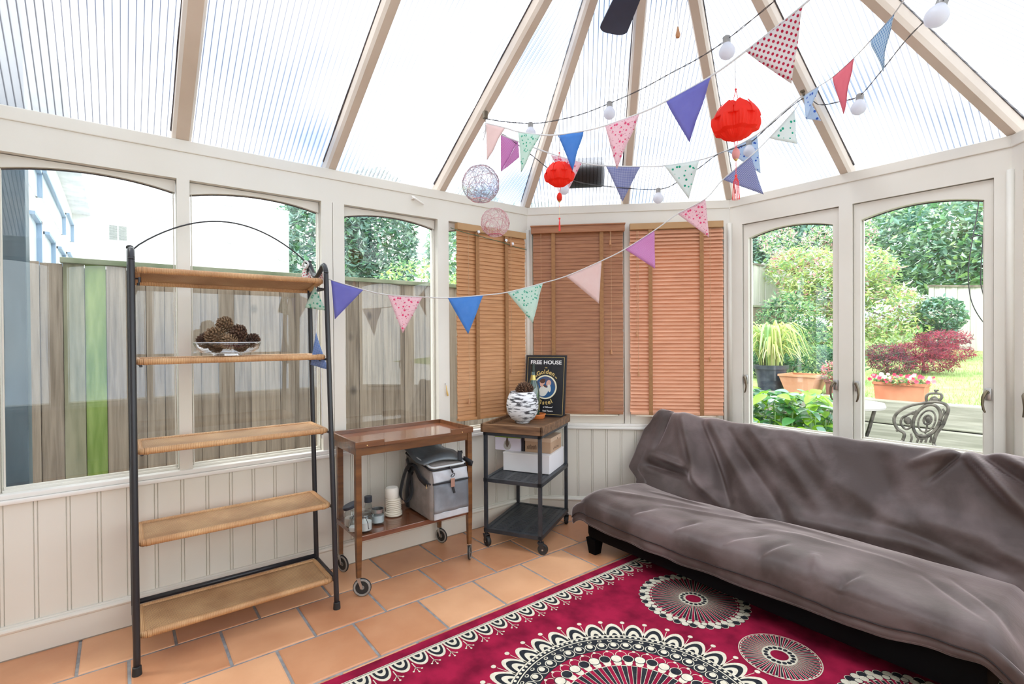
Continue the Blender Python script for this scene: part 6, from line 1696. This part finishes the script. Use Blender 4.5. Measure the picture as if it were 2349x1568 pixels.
tree('hedge_shrub', 'yellow-green shrub rising just over the left fence top', 'shrub', [(-3.4, 1.6, -.1), (-3.4, 1.6, 1.6)], [((-3.4, .9, 1.95), (.4, .55, .35)), ((-3.5, 2.1, 1.95), (.4, .7, .40)), ((-3.5, 3.4, 2.1), (.4, .8, .45))], [G_yel, G_lt, G_md], 4500, .07, 14, tr=.04)
# bamboo pot, terracotta pots, trough
potm = mat('slate_blue_pot', (.035, .05, .075), .4, col2=(.08, .10, .13), scale=14)
ter = mat('terracotta', (.62, .28, .15), .8, col2=(.74, .40, .25), scale=5)
c = Vector((.20, 3.15, .672)); th = thing('bamboo_pot', c, 0, 'arching variegated bamboo grass in a dark slate-blue round pot', 'potted plant')
mb = MB(Matrix.Translation(c)); mb.lathe([(.001, .0), (.118, .0), (.150, .215), (.166, .222), (.170, .262), (.156, .264), (.146, .235), (.001, .23)], n=36); mb.build('pot', potm, th, world=True, smooth=40)
mb = MB(); rg = random.Random(21)
for k in range(230):
    a = rg.random() * 6.28; r0 = rg.random() * .12; p = c + Vector((r0 * math.cos(a), r0 * math.sin(a), .235)); h = rg.uniform(.30, .86); sp_ = rg.uniform(.04, .50); d = Vector((math.cos(a), math.sin(a), 0))
    s_ = Vector((-d.y, d.x, 0)); w = rg.uniform(.006, .016); vs = []; nn = 6
    for i in range(nn + 1):
        t = i / nn; q_ = p + d * sp_ * t ** 1.8 + Vector((0, 0, h * (t * 1.5 - .85 * t * t - .25 * t ** 5 * (1 + sp_ * 2)))); ww_ = w * math.sin(PI * (.12 + .86 * t)) + .0008; vs += [q_ - s_ * ww_, q_ + s_ * ww_]
    mb.add(vs, [(2 * i, 2 * i + 1, 2 * i + 3, 2 * i + 2) for i in range(nn)], rg.choice([0, 0, 1, 2]))
mb.build('leaves', [G_yel, lm('straw_leaf', (.62, .60, .30)), G_lt], th, world=True)
c = Vector((.53, 3.13, .672)); mb = MB()
def sqpot(c, w0, w1, d0, d1, h, rim=.02):
    mb = MB(Matrix.Translation(c))
    vs = []
    for z, w, d in ((0, w0, d0), (h - rim, w1 - .008, d1 - .008), (h - rim, w1, d1), (h, w1, d1), (h, w1 - .016, d1 - .016), (h * .4, w0 - .01, d0 - .01)):
        vs += [(-w, -d, z), (w, -d, z), (w, d, z), (-w, d, z)]
    mb.add(vs, [(4 * a + i, 4 * a + (i + 1) % 4, 4 * a + 4 + (i + 1) % 4, 4 * a + 4 + i) for a in range(5) for i in range(4)] + [(3, 2, 1, 0), (20, 21, 22, 23)])
    return mb
tag(sqpot(c, .118, .178, .118, .16, .185).build('terracotta_pot', ter), 'empty square tapered terracotta pot between the bamboo and the pink flower pot', 'pot')
c = Vector((.80, 3.15, .672)); th = thing('flower_pot', c, 0, 'small brown pot of pink fuchsia flowers beside the window post', 'potted plant')
sqpot(c, .05, .065, .05, .065, .15, .03).build('pot', mat('dull_brown_pot', (.26, .12, .09), .8), th, world=True)
leafy('foliage', [G_lt, G_md, P_pk, P_pk, R_fl], th, [(c + Vector((0, 0, .22)), (.12, .10, .11))], 900, .028, 31)
c = Vector((1.335, 3.12, .672)); th = thing('flower_trough', c, 0, 'long terracotta trough of red and white petunias on the sleeper wall', 'planter')
sqpot(c, .170, .190, .07, .085, .155, .022).build('trough', mat('orange_trough', (.48, .16, .08), .8, col2=(.60, .25, .14), scale=6), th, world=True)
leafy('foliage', [G_lt, G_md, G_yel], th, [(c + Vector((0, 0, .165)), (.21, .10, .045))], 900, .03, 32, narrow=.6)
rg = random.Random(5); mb = MB()
for k in range(70):
    p = c + Vector((rg.uniform(-.21, .22), rg.uniform(-.12, .06), .17 + rg.uniform(-.01, .055))); n_ = Vector((rg.uniform(-.4, .8), -1, rg.uniform(.1, .9))).normalized(); s1 = n_.orthogonal().normalized(); s2 = n_.cross(s1); r0 = rg.uniform(.012, .021)
    vs = [p - n_ * r0 * .6] + [p + (s1 * math.cos(a * PI / 5) + s2 * math.sin(a * PI / 5)) * r0 * (1 if a % 2 else .86) for a in range(10)]
    mb.add(vs, [(0, 1 + i, 1 + (i + 1) % 10) for i in range(10)], rg.choice([0, 0, 0, 1, 2]))
mb.build('blossoms', [R_fl, P_pk, P_wh], th, world=True)
# broad-leaved plants outside the window
c = Vector((.85, 2.05, -.12)); th = thing('leafy_plant', c, 0, 'mass of broad glossy green leaves right outside the first garden window', 'plant')
mb = MB(); rg = random.Random(9)
greens = [lm('broad_leaf', (.06, .22, .07), (.12, .34, .10), .25), lm('lime_leaf', (.22, .45, .02), (.34, .58, .06), .3), lm('grey_green_leaf', (.16, .32, .24), (.30, .46, .38), .25), lm('silver_leaf', (.42, .58, .48), (.55, .68, .58), .2)]
st = MB()
for k in range(620):
    p = Vector((rg.uniform(.34, 1.18), rg.uniform(1.80, 2.45), 0)); p.z = rg.uniform(.28, .79) - .04 * abs(p.x - .9)
    a = rg.random() * 6.28; d = Vector((math.cos(a), math.sin(a) - .2, rg.uniform(-.7, .35))).normalized(); s_ = d.cross(Vector((rg.uniform(-.3, .3), rg.uniform(-.3, .3), 1))).normalized(); n_ = s_.cross(d)
    l = rg.uniform(.07, .15); w = l * .36; vs = []; nn = 6
    for i in range(nn + 1):
        t = i / nn; q_ = p + d * l * t - n_ * l * .25 * t * t; ww_ = w * math.sin(PI * min(1, t * .93 + .06)) ** .8; vs += [q_ - s_ * ww_ + n_ * ww_ * .3, q_, q_ + s_ * ww_ + n_ * ww_ * .3]
    mb.add(vs, [(3 * i, 3 * i + 1, 3 * i + 4, 3 * i + 3) for i in range(nn)] + [(3 * i + 1, 3 * i + 2, 3 * i + 5, 3 * i + 4) for i in range(nn)], rg.choice([0, 0, 1, 1, 2, 3]))
    if k % 6 == 0: st.tube([p, p + Vector((rg.uniform(-.03, .03), .02, -.5)), Vector((p.x * .7 + .25, p.y, -.12))], .004, 5)
mb.build('leaves', greens, th, world=True, smooth=True); st.build('stems', G_lt, th, world=True)
# low green strip visible under the blinds
tree('low_shrub', 'leafy green bush outside below the two wooden blinds', 'shrub', [(-.2, 1.6, -.12), (-.2, 1.6, .3)], [((-.35, 1.45, .50), (.5, .35, .26)), ((.25, 1.95, .50), (.5, .35, .26))], [G_md, G_lt, G_dk, P_wh], 2800, .06, 15, tr=.012)
# garden table and cast-iron chair
iron = mat('cast_iron_patina', (.045, .042, .038), .5, .5, col2=(.17, .155, .135), scale=18, bump=.3)
def px(u, v, y=2.25): return onY(u, v, y)
th = thing('garden_table', (1.25, 2.50, -.12), 0, 'round pale stone-topped garden table with a cast-iron leg at the window edge', 'table')
mb = MB(); mb.lathe([(.001, .775), (.23, .775), (.235, .79), (.225, .815), (.001, .815)], (1.175, 2.45, -.12), 40); mb.build('tabletop', mat('pale_stone', (.56, .54, .52), .6), th, world=True, smooth=40)
mb = MB(); 
for k in range(3):
    a = k * 2 * PI / 3 + .2; d = Vector((math.cos(a), math.sin(a), 0)); c0 = Vector((1.175, 2.45, -.12))
    mb.tube(bez([c0 + d * .16 + Vector((0, 0, .77)), c0 + d * .12 + Vector((0, 0, .6)), c0 + d * .07 + Vector((0, 0, .4)), c0 + d * .12 + Vector((0, 0, .15)), c0 + d * .24], 5), .014, 8)
mb.build('iron_leg', iron, th, world=True, smooth=True)
th = thing('garden_chair', (1.68, 2.25, -.12), 0, 'ornate cast-iron garden chair back with scrolls and a crown finial', 'chair')
YC = 2.25; mb = MB()
def cur(pts, r_=.008, closed=False, n=5): mb.tube(bez([px(u, v, YC) for u, v in pts], n), r_, 7)
Z7 = lambda X, Y: (2000 + X / 6.731, 860 + Y / 6.731)
cur([Z7(480, 1000), Z7(500, 900), Z7(400, 830), Z7(345, 720), Z7(370, 610), Z7(480, 520), Z7(640, 455), Z7(830, 425), Z7(960, 410), Z7(1080, 425), Z7(1160, 470), Z7(1180, 540), Z7(1140, 660), Z7(1090, 780), Z7(1000, 900), Z7(950, 1050)], .011)
ov = [Z7(850 + 205 * math.cos(a) * 1.0 + 60 * math.sin(a), 700 - 245 * math.sin(a)) for a in [i * PI / 8 for i in range(17)]]; cur(ov, .011, n=3)
ov = [Z7(850 + 130 * math.cos(a) + 35 * math.sin(a), 710 - 165 * math.sin(a)) for a in [i * PI / 8 for i in range(17)]]; cur(ov, .006, n=3)
ov = [Z7(860 + 60 * math.cos(a) + 10 * math.sin(a), 690 - 70 * math.sin(a)) for a in [i * PI / 6 for i in range(13)]]; cur(ov, .007, n=3)
cur([Z7(660, 560), Z7(560, 610), Z7(470, 660), Z7(450, 750), Z7(520, 830), Z7(600, 800), Z7(610, 720), Z7(560, 680)], .008)
cur([Z7(690, 540), Z7(640, 600), Z7(590, 590)], .006)
cur([Z7(1090, 520), Z7(1120, 570), Z7(1080, 640), Z7(1060, 720), Z7(1000, 800)], .007)
cur([Z7(850, 410), Z7(840, 340), Z7(880, 290), Z7(960, 280), Z7(1060, 290), Z7(1080, 340), Z7(1040, 400)], .009)
cur([Z7(900, 400), Z7(930, 350), Z7(980, 340), Z7(1010, 390)], .008); cur([Z7(990, 280), Z7(990, 240), Z7(960, 235)], .008); cur([Z7(990, 240), Z7(1030, 230)], .007)
for a in (600, 700, 760, 830, 900): cur([Z7(a, 900 + (a % 3) * 10), Z7(a + 15, 970), Z7(a - 5, 1040)], .007)
cur([Z7(660, 850), Z7(700, 960), Z7(790, 980), Z7(880, 940), Z7(960, 860)], .008); cur([Z7(860, 620), Z7(850, 800), Z7(820, 900)], .006)
cur([Z7(360, 660), Z7(320, 655)], .008); cur([Z7(420, 850), Z7(375, 855)], .009)
mb.sphere(px(*Z7(870, 690), YC), .018, 8, sc=(1, .5, 1.2)); mb.sphere(px(*Z7(550, 700), YC), .024, 8, sc=(1, .5, 1.2)); mb.sphere(px(*Z7(980, 375), YC), .018, 8, sc=(1.2, .6, 1))
mb.build('chair_back', iron, th, world=True, smooth=True)
l0 = px(*Z7(480, 1000), YC); l1 = px(*Z7(950, 1050), YC)
mb = MB(); sm_ = (l0 + l1) / 2; mb.lathe([(.001, -.015), (.20, -.015), (.21, 0), (.20, .012), (.001, .012)], (sm_.x, YC + .22, .33), 28); mb.build('seat', iron, th, world=True, smooth=40)
for (x, y) in ((sm_.x - .15, YC), (sm_.x + .15, YC), (sm_.x - .15, YC + .42), (sm_.x + .15, YC + .42)):
    mb = MB(); top_ = l0 if (y == YC and x < sm_.x) else l1 if y == YC else Vector((x, y, .33)); mb.tube([top_, (x, y, .30), (x + (x - sm_.x) * .2, y, .1), (x + (x - sm_.x) * .35, y, -.12)], .011, 7); mb.build('leg', iron, th, world=True, smooth=True)
# black cable loops hanging outside the right garden window
mb = MB(); mb.tube(bez([Vector((px(2246, 450, 1.25).x, 1.09, 2.10)), px(2246, 450, 1.25), px(2224, 590, 1.25), px(2222, 650, 1.25), px(2232, 700, 1.25), px(2262, 745, 1.25), px(2300, 760, 1.25)], 8), .0025, 6); mb.tube(bez([Vector((px(2258, 470, 1.25).x, 1.09, 2.10)), px(2258, 470, 1.25), px(2250, 620, 1.25), px(2252, 660, 1.25), px(2266, 700, 1.25), px(2290, 720, 1.25)], 8), .0025, 6)
mb.tube(bez([px(2225, 548, 1.25), px(2240, 540, 1.25), px(2262, 542, 1.25), px(2290, 545, 1.25)], 5), .003, 6)
tag(mb.build('hanging_cable', M['black']), 'black cable loops hanging outside at the right edge of the garden window', 'cable')
# slate-blue post outside the left window, and the house next door
mb = MB(); mb.box((-.42, -2.95, -.12), (-.30, -2.596, 3.0), bev=.004); tag(mb.build('corner_post', mat('slate_blue_paint', (.045, .085, .12), .45, col2=(.09, .14, .18), scale=3, stretch=(6, 6, .8))), 'dark slate-blue painted upright just outside the far left window', 'post')
k_ = 1.5
def sc(x, y, z): p = Vector((x, y, z)); return CAM_P + (p - CAM_P) * k_
rend = mat('white_render', (.86, .86, .85), .9, col2=(.80, .80, .80), scale=2)
wx = sc(-5, 0, 0).x; fy = onX(167, 600, wx).y
def FY(u, v): return onY(u, v, fy)
bl = thing('white_house', (wx - 2, fy + 2, -.12), 0, 'white rendered house next door beyond the fence with slim dark window reveals', 'building')
yr = onX(663, 600, wx).y
mb = MB(); mb.prism([(wx, fy, -.12), (wx, yr, -.12), (wx, yr, 3.95), (wx, fy, 3.95)], (-2, 0, 0)); mb.build('gable_wall', rend, bl, world=True)
ft = 3.45
mb = MB(); mb.box((wx - 1, fy - 3, -.12), (-1.6, fy, ft)); mb.build('facade_wall', rend, bl, world=True)
a, b2 = onX(345, 497, wx + .02), onX(663, 603, wx + .02)
mb = MB(); mb.prism([(wx + .0, a.y, a.z), (wx, b2.y, b2.z), (wx, b2.y, b2.z + .06), (wx, a.y, a.z + .06)], (.03, 0, 0)); mb.build('roof_flashing', mat('grey_flashing', (.55, .57, .60), .7, col2=(.75, .75, .75), scale=9), bl, world=True)
mb = MB(); mb.box((wx, fy, 3.93), (wx + .06, yr, 3.99)); mb.box((wx - 1, fy, ft - .02), (-1.6, fy + .25, ft + .06)); mb.build('gutter', mat('pale_grey_gutter', (.60, .62, .66), .7, col2=(.78, .79, .80), scale=6), bl, world=True)
refl = mat('window_reveal', (.22, .32, .44), .5); wpane = mat('pale_window', (.70, .76, .80), .2)
for quad in (((60, 360), (80, 378), (83, 447), (66, 430)), ((94, 411), (140, 480), (141, 524), (93, 470)), ((150, 494), (160, 508), (161, 552), (150, 535)), ((64, 487), (80, 503), (82, 604), (64, 604)), ((100, 533), (115, 552), (116, 608), (100, 608)), ((130, 567), (141, 580), (141, 608), (130, 608)), ((152, 580), (161, 591), (161, 604), (152, 600))):
    p = [FY(*c_) for c_ in quad]; xl, xr_ = min(q_.x for q_ in p), max(q_.x for q_ in p)
    zt_ = sum(q_.z for q_ in p[:2]) / 2; zb_ = sum(q_.z for q_ in p[2:]) / 2
    mb = MB(); mb.box((xl, fy - .01, zb_), (xr_, fy + .012, zt_)); w_ = mb.build('window', wpane, bl, world=True)
    mb = MB(); mb.box((xl, fy, zt_ - .03), (xr_, fy + .05, zt_)); mb.box((xl, fy, zb_), (xl + .06, fy + .05, zt_)); mb.build('window_reveal', refl, w_, world=True)
a, b2 = onX(250, 517, wx), onX(291, 552, wx)
mb = MB(); mb.box((wx, a.y - .05, b2.z - .06), (wx + .03, b2.y + .05, a.z + .05)); vt = mb.build('air_vent', rend, bl, world=True)
mb = MB()
for i in range(13):
    z = b2.z + (a.z - b2.z) * i / 12; mb.box((wx + .03, a.y, z - .006), (wx + .045, (a.y + b2.y) / 2 - .01, z + .004)); mb.box((wx + .03, (a.y + b2.y) / 2 + .01, z - .006), (wx + .045, b2.y, z + .004))
mb.build('vent_slats', mat('vent_grey', (.30, .32, .30), .6), vt, world=True)
# black vent box lying on the bay roof sheet
Tb = WALLS['bay_left'][0]; s0, s1 = .255, .500
base = Tb @ Vector((.335, 0, ZE)); dn = (AP - Tb @ Vector((W, 0, ZE))).normalized(); sd_ = (Tb.to_3x3() @ Vector((1, 0, 0))); nn_ = sd_.cross(dn).normalized()
if nn_.z < 0: nn_ = -nn_
o_ = Tb @ Vector((.385, 0, ZE)) + up + nn_ * .022 + dn * (.12)
BTm = Matrix(((sd_.x, dn.x, nn_.x, o_.x), (sd_.y, dn.y, nn_.y, o_.y), (sd_.z, dn.z, nn_.z, o_.z), (0, 0, 0, 1)))
mb = MB(BTm); pts = []
for cx, cy, a0 in ((.125, .10, 0), (-.125, .10, PI / 2), (-.125, -.07, PI), (.125, -.07, 1.5 * PI)):
    for k in range(6): a = a0 + PI / 2 * k / 5; pts.append((cx + .022 * math.cos(a), cy + .022 * math.sin(a), 0))
mb.prism(pts, (0, 0, .05)); o = recalc(mb.build('roof_vent', mat('black_plastic', (.02, .02, .025), .6))); tag(o, 'black rounded rectangular tray lying on the roof sheet above the darker blind', 'roof vent')
